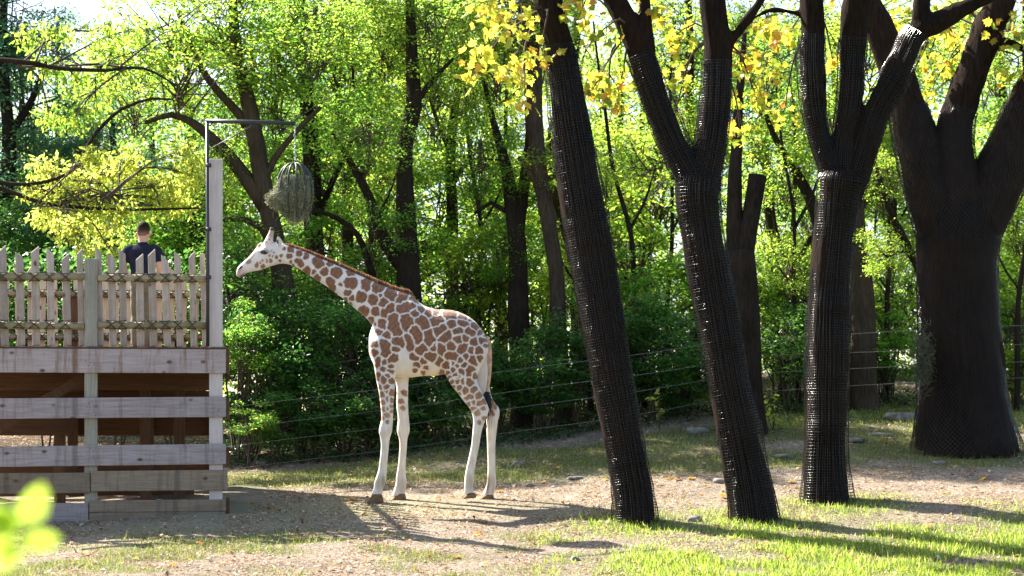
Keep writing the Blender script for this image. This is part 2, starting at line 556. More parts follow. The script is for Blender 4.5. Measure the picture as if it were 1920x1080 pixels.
def build_ground():
    xs = np.unique(np.concatenate([np.linspace(-250, -12, 20), np.arange(-12, 12.01, 0.14), np.linspace(12, 250, 20)]))
    ys = np.unique(np.concatenate([np.linspace(-60, 22, 18), np.arange(22, 50, 0.16), np.linspace(50, 70, 24), np.linspace(70, 299, 20)]))
    X, Y = np.meshgrid(xs, ys)
    Z = h(X, Y)
    v = np.stack([X, Y, Z], -1).reshape(-1, 3)
    nx = len(xs)
    i = (np.arange(len(ys) - 1)[:, None] * nx + np.arange(nx - 1)[None, :]).ravel()
    f = np.stack([i, i + 1, i + nx + 1, i + nx], -1)
    g = grass_density(X, Y).ravel()
    chaff = (np.exp(-(((X + 2.3) / 2.2) ** 2 + ((Y - 35.2) / 1.1) ** 2)) + 0.5 * np.exp(-(((X + 4.5) / 2.2) ** 2 + ((Y - 33.2) / 1.1) ** 2))).ravel()
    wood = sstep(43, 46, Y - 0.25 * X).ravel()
    m, N, L, B = newmat('earth with leaf litter')
    at = lambda k: (lambda a: (setattr(a, 'attribute_name', k), a)[1])(N.new('ShaderNodeAttribute'))
    n1 = noise(N, L, 0.9, 8, 0.7)
    n2 = noise(N, L, 14, 8, 0.75)
    n3 = noise(N, L, 60, 4, 0.7)
    dirt = ramp(N, [(0.34, (0.09, 0.068, 0.048)), (0.46, (0.24, 0.192, 0.145)), (0.58, (0.37, 0.31, 0.245)), (0.7, (0.5, 0.44, 0.37))])
    mx = N.new('ShaderNodeMix')
    mx.data_type = 'FLOAT'
    mx.inputs[0].default_value = 0.6
    L.new(n1.outputs[0], mx.inputs[2])
    L.new(n2.outputs[0], mx.inputs[3])
    L.new(mx.outputs[0], dirt.inputs[0])
    gr = ramp(N, [(0.3, (0.06, 0.085, 0.02)), (0.7, (0.15, 0.17, 0.05))])
    L.new(n2.outputs[0], gr.inputs[0])
    ch = ramp(N, [(0.35, (0.22, 0.21, 0.12)), (0.65, (0.42, 0.4, 0.24))])
    L.new(n3.outputs[0], ch.inputs[0])
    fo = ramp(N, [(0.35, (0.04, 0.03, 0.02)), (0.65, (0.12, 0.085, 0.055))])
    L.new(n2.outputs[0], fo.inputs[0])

    def mixc(fac, a, b):
        q = N.new('ShaderNodeMix')
        q.data_type = 'RGBA'
        L.new(fac, q.inputs['Factor'])
        L.new(a, q.inputs['A'])
        L.new(b, q.inputs['B'])
        return q.outputs['Result']
    c = mixc(at('chaff').outputs['Fac'], dirt.outputs[0], ch.outputs[0])
    c = mixc(at('grass').outputs['Fac'], c, gr.outputs[0])
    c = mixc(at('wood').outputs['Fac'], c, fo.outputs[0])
    L.new(c, B.inputs['Base Color'])
    B.inputs['Roughness'].default_value = 0.95
    B.inputs['Specular IOR Level'].default_value = 0.15
    bump(N, L, n2.outputs[0], 1.0, 0.09, B)
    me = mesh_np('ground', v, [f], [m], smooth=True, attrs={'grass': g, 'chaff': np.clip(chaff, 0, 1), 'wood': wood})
    o = obj('ground', me)
    tag(o, 'sloping bare earth, grass and leaf litter of the enclosure', None, None, 'structure')


build_ground()


# ------------------------------------------------------------------ leaves
def basis(n, d):
    n = n / (np.linalg.norm(n, axis=1)[:, None] + 1e-9)
    d = d - n * (n * d).sum(1)[:, None]
    d = d / (np.linalg.norm(d, axis=1)[:, None] + 1e-9)
    s = np.cross(d, n)
    return np.stack([d, s, n], -1)       # columns: length, width, normal


def scatter(template, pos, rot, scale):
    """copies of a template (verts, [faces]) at pos with matrices rot and sizes scale"""
    tv, tf = template
    scale = np.asarray(scale)
    if scale.ndim == 1:
        scale = scale[:, None] * np.ones(3)
    loc = tv[None, :, :] * scale[:, None, :]
    v = np.einsum('nij,nkj->nki', rot, loc) + pos[:, None, :]
    k = len(tv)
    off = (np.arange(len(pos)) * k)[:, None, None]
    fs = [(f[None, :, :] + off).reshape(-1, f.shape[1]) for f in tf]
    return v.reshape(-1, 3), fs


# folded oval leaf, 1 long; a lobed plane leaf, 1 long; a blade of grass, 1 high
LEAF = (np.array([[0, 0, 0], [0.35, 0.25, 0.06], [0.8, 0.16, 0.03], [1, 0, -0.05], [0.8, -0.16, 0.03], [0.35, -0.25, 0.06]]),
        [np.array([[0, 3, 2, 1], [0, 5, 4, 3]])])
_lob = [(0.0, 0.0), (-0.06, 0.2), (0.12, 0.42), (0.22, 0.3), (0.42, 0.52), (0.48, 0.28), (0.68, 0.3), (0.66, 0.16), (1.0, 0.0)]
_lob = _lob + [(x, -y) for x, y in _lob[-2:0:-1]]
PLANE = (np.array([[0.4, 0, 0.05]] + [[x, y, 0.05 * math.sin(9 * x + 3 * y) - 0.12 * abs(y)] for x, y in _lob]),
         [np.array([[0, 1 + k, 1 + (k + 1) % len(_lob)] for k in range(len(_lob))])])
BLADE = (np.array([[0, 0.035, 0], [0, -0.035, 0], [0.08, 0.028, 0.5], [0.08, -0.028, 0.5], [0.3, 0, 1.0]]),
         [np.array([[0, 1, 3, 2]]), np.array([[2, 3, 4]])])
CHIP = (np.array([[0, 0, 0], [0.5, 0.3, 0.12], [1, 0.05, 0.02], [0.55, -0.28, 0.1]]), [np.array([[0, 1, 2], [0, 2, 3]])])


def leaf_rot(r, n, up=0.8, droop=0.25, out=None):
    nn = r.normal(size=(n, 3)) * 0.75
    nn[:, 2] = np.abs(nn[:, 2]) + up
    d = r.normal(size=(n, 3))
    if out is not None:
        d = d * 0.6 + out
    d[:, 2] -= droop * 2
    return basis(nn, d)


def clump_cloud(r, n, centre, rad):
    """n leaf places in an uneven flattened clump"""
    p = r.normal(size=(n, 3))
    p /= np.linalg.norm(p, axis=1)[:, None]
    p *= (r.uniform(0, 1, n) ** 0.5)[:, None]
    return centre + p * rad


def crown_mesh(name, seed, rad, n_clump, per, size, mat, droop=0.25, template=LEAF, flat=0.55, clump=(0.4, 0.8), up=0.8, hollow=0.3):
    """a crown about the origin: limbs from below, clumps of leaves at their ends"""
    r = np.random.default_rng(seed)
    mb = MB()
    rad = np.array(rad, float)
    P_, O_ = [], []
    for c in range(n_clump):
        d = r.normal(size=3)
        d /= np.linalg.norm(d)
        d[2] = d[2] * 0.9 + 0.08
        rr = r.uniform(hollow, 1.0) ** 0.6
        ce = d * rad * rr
        cr = r.uniform(*clump)
        n = int(per * (cr / np.mean(clump)) ** 2 * r.uniform(0.6, 1.3))
        p = clump_cloud(r, n, ce, np.array([cr, cr, cr * flat]))
        p[:, 2] -= 0.25 * ((p[:, :2] - ce[:2]) ** 2).sum(1) / cr
        P_.append(p)
        O_.append((p - ce) / cr)
        root = np.array([r.normal() * .12, r.normal() * .12, r.uniform(-0.95, 0.5) * rad[2]])
        mid = root * 0.4 + ce * 0.45 + r.normal(size=3) * 0.18
        q = catmull([root, mid, ce], 0.35)
        mb.tube(q, np.linspace(0.022, 0.006, len(q)), 4, False, 1)
        for s in range(3):
            e = p[r.integers(len(p))]
            q = catmull([ce * 0.85 + mid * 0.15, (ce + e) / 2 + r.normal(size=3) * 0.06, e], 0.25)
            mb.tube(q, np.linspace(0.01, 0.003, len(q)), 3, False, 1)
    p = np.concatenate(P_)
    o = np.concatenate(O_)
    rot = leaf_rot(r, len(p), up, droop, o * 0.8)
    v, f = scatter(template, p, rot, size * r.uniform(0.6, 1.25, len(p)))
    mb.add(v, f, 0)
    return mb.mesh(name, [mat, M['twig']])


# ------------------------------------------------------------------ trunks
def trunk_rings(path, step=0.12, rough=0.07, n=20, seed=0, flare=0.0, roots=0):
    """path: rows of x, y, z, radius"""
    q = catmull(path, step)
    pts, rad = q[:, :3].copy(), np.maximum(q[:, 3], 0.004)
    t = np.linspace(0, 1, len(pts))
    L = np.concatenate([[0], np.cumsum(np.linalg.norm(np.diff(pts, axis=0), axis=1))])
    th = np.arange(n) / n * 2 * math.pi
    A, B_ = np.meshgrid(th, L)
    cx, cy = np.cos(A), np.sin(A)
    d = 1 + rough * (snoise(cx * 0.9 + B_ * 0.35, cy * 0.9 + seed * 3.7, seed) * 0.8 + 0.6 * snoise(cx * 2.6 + seed, cy * 2.6 + B_ * 0.7, seed + 5))
    if flare:
        e = np.exp(-B_ / 0.45)
        d = d + e * flare * (0.6 + (0.5 * np.cos(A * roots + seed) if roots else 0.1 * np.cos(A * 3)))
    pts[:, 0] += 0.02 * np.sin(L * 2.1 + seed) * np.minimum(1, L)
    return pts, rad, d, n


def add_trunk(mb, path, **k):
    pts, rad, d, n = trunk_rings(path, **k)
    v, f = tube_geo(pts, rad, n, True, d)
    mb.add(v, f)
    return pts, rad


def pxpath(rows, Y, base=True, sink=0.25):
    """rows: (px, py, width px) from the base up; py None is the ground"""
    out = []
    for k, row in enumerate(rows):
        px, py, w = row[:3]
        Yk = Y + (row[3] if len(row) > 3 else 0)
        if py is None:
            x = (px - 960) / F * Yk
            out.append([x, Yk, hz(x, Yk) - sink, w / 2 / F * Yk])
        else:
            p = P(px, py, Yk)
            out.append([*p, w / 2 / F * Yk])
    return np.array(out)


def net_mesh(name, paths, cell=0.045, offset=0.02, wire=0.005, diamond=True, seed=0):
    """black plastic netting wound about trunk paths: crossing strands, each a thin tube"""
    mb = MB()
    r = np.random.default_rng(seed)
    for path in paths:
        q = catmull(path, cell)
        pts, rad = q[:, :3], q[:, 3]
        t, a, b = frames(pts)
        L = np.concatenate([[0], np.cumsum(np.linalg.norm(np.diff(pts, axis=0), axis=1))])
        nphi = max(8, int(2 * math.pi * (rad.mean() + offset) / cell))
        m = len(pts)

        def S(phi):     # phi per ring
            slack = 0.55 + 0.7 * snoise(np.cos(phi) * 0.8 + seed, L * 0.9, seed + 20) + 0.4 * snoise(np.sin(phi) * 4, L * 5, seed + 21)
            rr = rad * 1.04 + offset * np.maximum(slack, 0.25)
            return pts + rr[:, None] * (np.cos(phi)[:, None] * a + np.sin(phi)[:, None] * b)
        for k in range(nphi):
            ph0 = 2 * math.pi * k / nphi
            if diamond:
                tw = L / (rad.mean() + offset) * 0.75
                for sgn in (1, -1):
                    v, f = tube_geo(S(ph0 + sgn * tw), wire, 4, False)
                    mb.add(v, f)
            else:
                v, f = tube_geo(S(ph0 + 0.05 * snoise(L, L * 0 + k, seed)), wire, 3, False)
                mb.add(v, f)
        if not diamond:
            th = np.linspace(0, 2 * math.pi, nphi + 1)
            ring = np.stack([S(np.full(m, x)) for x in th], 1)
            for k in range(m):
                v, f = tube_geo(ring[k] + r.normal(size=3) * 0.002, wire, 4, False)
                mb.add(v, f)
    return mb.mesh(name, [M['net']], True)


# ------------------------------------------------------------------ the feeding platform
TH = R(6.5)
PY0 = 34.5
U0 = np.array([(424 - 960) / F * PY0, PY0])
K = PY0 / F


def Zp(py):
    return CZ + (HOR - py) * K


def Up(px):
    return (px - 424) * K


def bevel_box(name, dims, mat, bev=0.006, top_cut=None, seed=0):
    """a board, post or plank about its own centre with eased edges"""
    bm = bmesh.new()
    bmesh.ops.create_cube(bm, size=1)
    for v in bm.verts:
        v.co = Vector((v.co.x * dims[0], v.co.y * dims[1], v.co.z * dims[2]))
    if top_cut:
        lo, hi = top_cut
        for v in bm.verts:
            if v.co.z > 0:
                v.co.z -= lo if v.co.x < 0 else hi
    bmesh.ops.bevel(bm, geom=bm.edges[:], offset=bev, segments=1, affect='EDGES')
    me = bpy.data.meshes.new(name)
    bm.to_mesh(me)
    bm.free()
    me.materials.append(mat)
    return me


deck_z = Zp(651)
plat = thing('feeding_platform', 'raised timber feeding platform with picket fence and slatted board sides', 'platform',
             (U0[0], U0[1], 0), TH)
DV = 3.7        # depth of the platform


def board(name, u0, u1, z0, z1, v, mat, th=0.045, tilt=0.0, parent=plat):
    me = bevel_box(name, (u1 - u0, th, z1 - z0), mat)
    return obj(name, me, parent, ((u0 + u1) / 2, v, (z0 + z1) / 2), (0, tilt, 0))


def post(name, u, v, z0, z1, w, mat, d=None, parent=plat, rz=0):
    me = bevel_box(name, (w, d or w, z1 - z0), mat, 0.006)
    return obj(name, me, parent, (u, v, (z0 + z1) / 2), (0, 0, rz))


UL = -4.6
# front boards, nailed on the posts
fb = board('fascia_board', UL, 0.0, Zp(700), Zp(655.5), -0.025, M['board_fascia'])
fb['label'] = 'top face board with rusty drip stains'
board('side_board', UL, 0.0, Zp(785), Zp(747), -0.024, M['board_grey'], tilt=-0.010)
board('side_board', UL, 0.0, Zp(874), Zp(836), -0.026, M['board_grey'], tilt=-0.012)
board('side_board', Up(174), 0.02, Zp(920), Zp(882), -0.027, M['board_tan'], tilt=-0.008)
board('side_board', UL, Up(172), Zp(925), Zp(887), -0.025, M['board_tan'], tilt=-0.006)
board('side_board', Up(171), 0.0, Zp(959), Zp(937), -0.026, M['board_tan'], tilt=-0.005)
board('side_board', Up(171), -0.01, Zp(984), Zp(960), -0.025, M['board_tan'], tilt=-0.008)
board('side_board', UL, Up(169), Zp(984), Zp(943), -0.027, M['board_grey'], tilt=-0.004)
# nail heads
nm = MB()
for zz0 in (Zp(677), Zp(766), Zp(852), Zp(901)):
    for uu in (Up(173), Up(407)):
        for k in range(5):
            nm.box([uu + random.uniform(-.07, .07), -0.0495, zz0 + random.uniform(-.11, .11)], (0.01, 0.004, 0.01))
obj('nail_heads', nm.mesh('nail_heads', [M['rope']]), plat)['kind'] = 'stuff'
# main posts
cp = post('corner_post', Up(405), 0.085, -0.7, Zp(298), 0.185, M['post_grey'], 0.16)
cp['label'] = 'tall weathered grey corner post'
post('post', Up(173.5), 0.075, -0.9, Zp(487), 0.175, M['post_green'], 0.14)
post('post', Up(-110), 0.075, -0.9, Zp(487), 0.175, M['post_green'], 0.14)
for u in (Up(-110), Up(110), Up(265), Up(402)):
    post('post', u, DV, -0.6, deck_z + 1.0, 0.15, M['post_brown'])
for u in (Up(264), Up(331), Up(96)):
    post('inner_post', u, DV - 1.4, -0.6, deck_z - 0.3, 0.16, M['post_brown'])
# joists, right side boards, rear boards, brace
for k, u in enumerate(np.linspace(UL + 0.3, -0.22, 9)):
    post('joist', u, DV / 2, deck_z - 0.27, deck_z - 0.06, 0.05, M['board_brown'], DV - 0.2)
for z0, z1 in ((Zp(700), Zp(655)), (Zp(786), Zp(750)), (Zp(872), Zp(838)), (Zp(985), Zp(937))):
    me = bevel_box('side_board', (0.045, DV, z1 - z0), M['board_brown'])
    obj('side_board', me, plat, (0.024, DV / 2 + 0.02, (z0 + z1) / 2))
for z0, z1 in ((deck_z - 0.4, deck_z - 0.02), (0.95, 1.25), (0.35, 0.6)):
    board('rear_board', UL, -0.05, z0, z1, DV + 0.1, M['board_brown'])
board('cross_beam', UL, -0.1, deck_z - 0.56, deck_z - 0.29, 1.5, M['board_brown'], 0.09)
board('cross_beam', UL, Up(120), 0.95, 1.45, 1.7, M['board_brown'], 0.06)
me = bevel_box('brace', (2.0, 0.09, 0.14), M['post_brown'])
obj('brace', me, plat, (Up(80), 0.6, Zp(752)), (0, -0.55, 0))
board('added_shade_board', UL, Up(360), 0.05, 0.45, DV - 0.9, M['board_brown'], 0.05)  # added boards: block bright ground and keep the space under the deck dark
board('added_shade_board', Up(150), -0.2, 1.28, 1.62, DV - 0.6, M['board_brown'], 0.05)
board('added_shade_board', UL, Up(250), 1.5, 1.75, DV - 0.5, M['board_brown'], 0.05)
# deck planks, seen edge on
npl = 26
for k in range(npl):
    v = -0.03 + (DV + 0.1) * (k + 0.5) / npl
    me = bpy.data.meshes.get('deck_plank') or bevel_box('deck_plank', (-UL + 0.03, (DV + 0.1) / npl - 0.008, 0.04), M['board_brown'])
    obj('deck_plank', me, plat, (UL / 2 + 0.015, v, deck_z - 0.02))

# pickets: px left, px right at the rail, tops (py left side, py right side)
ft = 0.2963
PK = [(-70, -22, 340, 310), (12, 62, 318, 275), (115, 165, 315, 360), (210, 260, 322, 280), (306, 352, 285, 335), (404, 452, 362, 325), (496, 535, 330, 290),
      (612, 652, 285, 330), (687, 735, 320, 362), (757, 800, 298, 325), (862, 910, 362, 320), (940, 988, 335, 290),
      (1026, 1073, 325, 375), (1107, 1150, 300, 345), (1196, 1238, 345, 300), (1268, 1300, 315, 322)]
lash_mb = MB()
for s in (-1, 1):
    q = [[-s * 0.075, -0.052, 0.062], [-s * 0.02, -0.062, 0.02], [s * 0.02, -0.062, -0.02], [s * 0.075, -0.045, -0.062]]
    lash_mb.tube(q, 0.008, 5)
lash_mb.tube([[-0.07, -0.025, 0.057], [0, -0.04, 0.05], [0.07, -0.025, 0.057]], 0.007, 5)
lash_mb.tube([[-0.07, -0.03, -0.057], [0, -0.042, -0.05], [0.07, -0.03, -0.057]], 0.007, 5)
LASH = lash_mb.mesh('lashing', [M['rope']])


def rail(u0, u1, z, v, wob=0.0, along='u', r=0.05, mat='log'):
    n = 14
    t = np.linspace(0, 1, n)
    if along == 'u':
        pts = np.stack([(t - 0.5) * (u1 - u0), 0.006 * np.sin(t * 9 + wob), 0.007 * np.sin(t * 7 + wob * 2)], -1)
        loc = ((u0 + u1) / 2, v, z)
    else:
        pts = np.stack([0.006 * np.sin(t * 9 + wob), (t - 0.5) * (u1 - u0), 0.007 * np.sin(t * 7 + wob * 2)], -1)
        loc = (v, (u0 + u1) / 2, z)
    mb = MB()
    mb.tube(pts, r * (1 + 0.07 * np.sin(t * 17 + wob)), 12)
    return obj('rail', mb.mesh('rail', [M[mat]], True), plat, loc)


ZR = (Zp(522), Zp(610))
rails_f = []
for z in ZR:
    rails_f.append(rail(UL, Up(161), z + (0.01 if z > 3 else -0.015), 0.03, z))
    rails_f.append(rail(Up(186), Up(388), z, 0.03, z + 2))
k = 0
for (a, b, tl, tr) in PK:
    u0, u1 = Up(a * ft), Up(b * ft)
    w = u1 - u0
    zl, zr = Zp(380 + tl * ft), Zp(380 + tr * ft)
    top = max(zl, zr)
    z0 = deck_z + 0.01
    me = bevel_box('picket', (w, 0.03, top - z0), M['picket'], 0.009, (top - zl, top - zr))
    p = obj('picket', me, plat, ((u0 + u1) / 2 + 0.01, 0.105 + random.uniform(-.004, .004), (z0 + top) / 2), (0, -0.02 + random.uniform(-.012, .012), 0))
    for q, z in enumerate(ZR):
        rl = rails_f[2 * q + (0 if u1 < Up(170) else 1)]
        if u1 > Up(370) or (u1 > Up(155) and u0 < Up(193)):
            continue
        ls = obj('lashing', LASH, rl, ((u0 + u1) / 2 - rl.location.x, 0.03 + 0 - rl.location.y, z - rl.location.z),
                 (0, random.uniform(-.1, .1), 0), (w / 0.105, 1, 1))
# rear fence and right side fence
rails_b = [rail(UL, -0.15, z, DV - 0.08, z * 3, r=0.045) for z in ZR]
rng_p = random.Random(5)
u = UL + 0.1
while u < -0.2:
    w = rng_p.uniform(0.085, 0.11)
    s = rng_p.choice((0, 1))
    cut = rng_p.uniform(0.09, 0.13)
    top = Zp(466) + rng_p.uniform(-0.12, 0.05)
    me = bevel_box('picket', (w, 0.03, top - deck_z), M['picket_lit_tone'], 0.008, (0, cut) if s else (cut, 0))
    obj('picket', me, plat, (u, DV - 0.0, (deck_z + top) / 2 + 0.01), (0, rng_p.uniform(-.02, .02), 0))
    for q, z in enumerate(ZR):
        obj('lashing', LASH, rails_b[q], (u - rails_b[q].location.x, 0, 0), (0, rng_p.uniform(-.1, .1), 0))
    u += rng_p.uniform(0.14, 0.19)
rails_s = [rail(0.15, DV - 0.1, z - 0.02, -0.3, z * 3, 'v', 0.045) for z in ZR]
v = 0.3
while v < DV - 0.1:
    top = Zp(468) + rng_p.uniform(-0.1, 0.05)
    me = bevel_box('picket', (0.1, 0.03, top - deck_z), M['picket_lit_tone'], 0.008, (0.0, 0.1) if rng_p.random() < .5 else (0.1, 0))
    obj('picket', me, plat, (-0.23, v, (deck_z + top) / 2 + 0.01), (rng_p.uniform(-.02, .02), 0, R(90)))
    for q, z in enumerate(ZR):
        obj('lashing', LASH, rails_s[q], (0, v - rails_s[q].location.y, 0), (0, 0, R(-90)))
    v += rng_p.uniform(0.2, 0.26)

# ------------------------------------------------------------------ feeder bracket, cage of hay
PM = np.array(P(389.5, 226, 34.42))


def W(px, py, Y=34.42):
    return np.array(P(px, py, Y))


br = thing('feeder_bracket', 'black steel pipe bracket standing beside the grey corner post', 'bracket', W(389.5, 648))
base = np.array(br.location)
mb = MB()
mb.tube(np.array([W(389.5, 650), W(389.5, 430), W(388.5, 228)]) - base, 0.024, 10)
obj('mast', mb.mesh('mast', [M['metal_black']], True), br)
mb = MB()
mb.tube(np.array([W(386, 227), W(470, 228.5, 34.5), W(554, 231.5, 34.6)]) - base, 0.027, 10)
obj('arm', mb.mesh('arm', [M['metal_black']], True), br)
mb = MB()
mb.tube(np.array([W(391, 281), W(436, 256, 34.46), W(482, 231, 34.5)]) - base, 0.0075, 6)
obj('stay_rod', mb.mesh('stay_rod', [M['metal_black']], True), br)
th = np.linspace(0, 2 * math.pi, 17)
mb = MB()
mb.tube(np.stack([0.022 * np.cos(th), 0 * th - 0.03, 0.022 * np.sin(th)], -1) + W(394, 233) - base, 0.008, 6, False)
obj('ring', mb.mesh('ring', [M['metal_black']], True), br)
for py in (310, 430, 520):
    mb = MB()
    mb.box(W(391, py) - base, (0.07, 0.06, 0.05))
    obj('clamp', mb.mesh('clamp', [M['metal_black']]), br)

FY = 34.6
fc = W(553, 359, FY)
feeder = thing('hay_feeder', 'round black bar cage hanging on a chain above the giraffe head', 'feeder', fc)
mb = MB()
link = np.stack([0.011 * np.cos(th), 0 * th, 0.02 * np.sin(th)], -1)
z = W(553, 234, FY)[2] - fc[2]
k = 0
while z > 0.41:
    q = link if k % 2 else link[:, [1, 0, 2]]
    mb.tube(q + np.array([0.004 * math.sin(k), 0, z]), 0.0045, 5, False)
    z -= 0.031
    k += 1
obj('chain', mb.mesh('chain', [M['steel']], True), feeder)
ps = np.linspace(0.02, 1, 22) * math.pi
for k in range(12):
    a = k / 12 * 2 * math.pi + 0.2
    rr = 0.255 * np.sin(ps) ** 0.85
    zz = 0.395 * np.cos(ps)
    mb = MB()
    mb.tube(np.stack([rr * math.cos(a), rr * math.sin(a), zz], -1), 0.0125, 6)
    obj('cage_bar', mb.mesh('cage_bar', [M['metal_black']], True), feeder)
mb = MB()
mb.tube(np.stack([0.05 * np.cos(th), 0.05 * np.sin(th), 0 * th + 0.385], -1), 0.011, 6, False)
obj('top_ring', mb.mesh('top_ring', [M['metal_black']], True), feeder)

# hay: packed core and loose stalks
hay = thing('hay_bundle', 'grey green hay stuffed in the hanging cage, spilling to one side', 'hay', fc)
r = np.random.default_rng(3)
bm = bmesh.new()
bmesh.ops.create_icosphere(bm, subdivisions=5, radius=1)
for vtx in bm.verts:
    c = np.array(vtx.co)
    n = 1 + 0.07 * float(snoise(c[0] * 2 + c[2], c[1] * 2 - c[2], 7)) + 0.05 * float(snoise(c[0] * 6, c[2] * 6 + c[1] * 4, 8))
    x, y, zc = c * n
    zc = min(zc, 0.55)
    x = x * 0.22 - (0.17 * math.exp(-((zc + 0.3) / 0.4) ** 2) * max(0, -c[0]) ** 1.5)
    vtx.co = Vector((x, y * 0.22, zc * 0.355 - 0.02))
me = bpy.data.meshes.new('core')
bm.to_mesh(me)
bm.free()
me.materials.append(M['hay_core'])
obj('packed_core', me, hay)
mb = MB()
core = np.array([v.co for v in me.vertices])
for k in range(2600):
    p = core[r.integers(len(core))] * r.uniform(0.95, 1.1)
    d = r.normal(size=3)
    d -= p / np.linalg.norm(p) * (d @ p) / np.linalg.norm(p) * 0.75
    d /= np.linalg.norm(d)
    l = r.uniform(0.05, 0.12)
    if p[2] < -0.22 and r.random() < 0.12:
        d = np.array([0.2 * r.normal(), 0.2 * r.normal(), -1.0])
        l = r.uniform(0.08, 0.22)
    q = np.array([p - d * l / 2, p + p * 0.05 + r.normal(size=3) * 0.012, p + d * l / 2 + np.array([0, 0, -0.02])])
    if p[2] < -0.22 and d[2] < -0.9:
        q = np.array([p, p + d * l * .5 + r.normal(size=3) * 0.015, p + d * l])
    mb.tube(q, [0.0035, 0.003, 0.002], 3, False)
st = obj('loose_stalks', mb.mesh('loose_stalks', [M['hay']]), hay)
st['kind'] = 'stuff'


# ------------------------------------------------------------------ bodies: lofted sections joined and re-meshed to one skin
def section_loft(bm, secs, n=24, pw=2.2):
    """secs: rows (cx, cy, cz, ax(3), bx(3)) of ring centre and its two half axes"""
    th = np.arange(n) / n * 2 * math.pi
    c, s = np.cos(th), np.sin(th)
    c = np.sign(c) * np.abs(c) ** (2 / pw)
    s = np.sign(s) * np.abs(s) ** (2 / pw)
    rings = []
    for ce, a, b in secs:
        ring = np.asarray(ce)[None] + c[:, None] * np.asarray(a)[None] + s[:, None] * np.asarray(b)[None]
        rings.append([bm.verts.new(p) for p in ring])
    fs = []
    for r0, r1 in zip(rings[:-1], rings[1:]):
        for j in range(n):
            fs.append(bm.faces.new((r0[j], r0[(j + 1) % n], r1[(j + 1) % n], r1[j])))
    fs.append(bm.faces.new(rings[0][::-1]))
    fs.append(bm.faces.new(rings[-1]))
    bmesh.ops.recalc_face_normals(bm, faces=fs)


def resample(tab, n):
    tab = np.asarray(tab, float)
    return catmull(np.hstack([tab[:, :3], tab[:, 3:]]), 1e9) if n is None else np.array(
        [[np.interp(s, np.linspace(0, 1, len(tab)), tab[:, k]) for k in range(tab.shape[1])] for s in np.linspace(0, 1, n)])


def remesh(bm, voxel, smooth=6, fac=0.5):
    me = bpy.data.meshes.new('tmp')
    bm.to_mesh(me)
    bm.free()
    o = bpy.data.objects.new('tmp', me)
    col.objects.link(o)
    md = o.modifiers.new('r', 'REMESH')
    md.mode = 'VOXEL'
    md.voxel_size = voxel
    ms = o.modifiers.new('s', 'SMOOTH')
    ms.iterations = smooth
    ms.factor = fac
    dg = bpy.context.evaluated_depsgraph_get()
    out = bpy.data.meshes.new_from_object(o.evaluated_get(dg), depsgraph=dg)
    bpy.data.objects.remove(o)
    bpy.data.meshes.remove(me)
    out.polygons.foreach_set('use_smooth', np.ones(len(out.polygons), bool))
    return out


def remesh_me(me, voxel, smooth=4):
    bm = bmesh.new()
    bm.from_mesh(me)
    mats = list(me.materials)
    out = remesh(bm, voxel, smooth)
    out.materials.clear()
    for m in mats:
        out.materials.append(m)
    bpy.data.meshes.remove(me)
    n = len(out.vertices)
    co, no = np.empty(n * 3, np.float32), np.empty(n * 3, np.float32)
    out.vertices.foreach_get('co', co)
    out.vertices.foreach_get('normal', no)
    co, no = co.reshape(-1, 3), no.reshape(-1, 3)
    s = voxel / 0.028
    d = 0.007 * s * snoise(co[:, 0] * 9 + co[:, 2] * 1.2, co[:, 1] * 9 + co[:, 2] * .6, 35) + 0.016 * s * snoise(co[:, 0] * 2.5 + co[:, 2] * 1.7, co[:, 1] * 2.5 - co[:, 2], 36)
    out.vertices.foreach_set('co', (co + no * d[:, None]).ravel())
    return out


def limb(bm, pts, rad, n=14, flat=1.0):
    q = catmull(np.hstack([np.asarray(pts, float), np.asarray(rad, float)[:, None]]), 0.03)
    t, a, b = frames(q[:, :3])
    section_loft(bm, [(q[k, :3], a[k] * q[k, 3], b[k] * q[k, 3] * flat) for k in range(len(q))], n, 2.0)


# ------------------------------------------------------------------ the giraffe
GY = 36.0
GK = GY / F
gx0, gz0 = (815 - 960) * GK, 0.0


def gx(px):
    return (px - 815) * GK


def gz(py):
    return CZ + (HOR - py) * GK - gz0


gir = thing('giraffe', 'young brown patched giraffe standing side on, neck stretched toward the platform', 'giraffe', (gx0, GY, gz0))


def vsec(rows, bm, pw=2.2, y0=0.0, dense=3):
    """upright sections: px, py top, py bottom, half breadth (m), optional y"""
    rows = np.array([list(r_) + [y0] * (5 - len(r_)) for r_ in rows], float)
    q = catmull(np.stack([gx(rows[:, 0]), rows[:, 4], gz((rows[:, 1] + rows[:, 2]) / 2), (rows[:, 2] - rows[:, 1]) / 2 * GK, rows[:, 3]], -1), 0.03)
    section_loft(bm, [((x, y, z_), (0, hb, 0), (0, 0, hh)) for x, y, z_, hh, hb in q], 28, pw)


def hsec(rows, bm, pw=2.1):
    """level sections: py, px left, px right, half breadth (m), y"""
    rows = np.array(rows, float)
    q = catmull(np.stack([gx((rows[:, 1] + rows[:, 2]) / 2), rows[:, 4], gz(rows[:, 0]), (rows[:, 2] - rows[:, 1]) / 2 * GK, rows[:, 3]], -1), 0.02)
    section_loft(bm, [((x, y, z_), (hw, 0, 0), (0, hb, 0)) for x, y, z_, hw, hb in q], 20, pw)


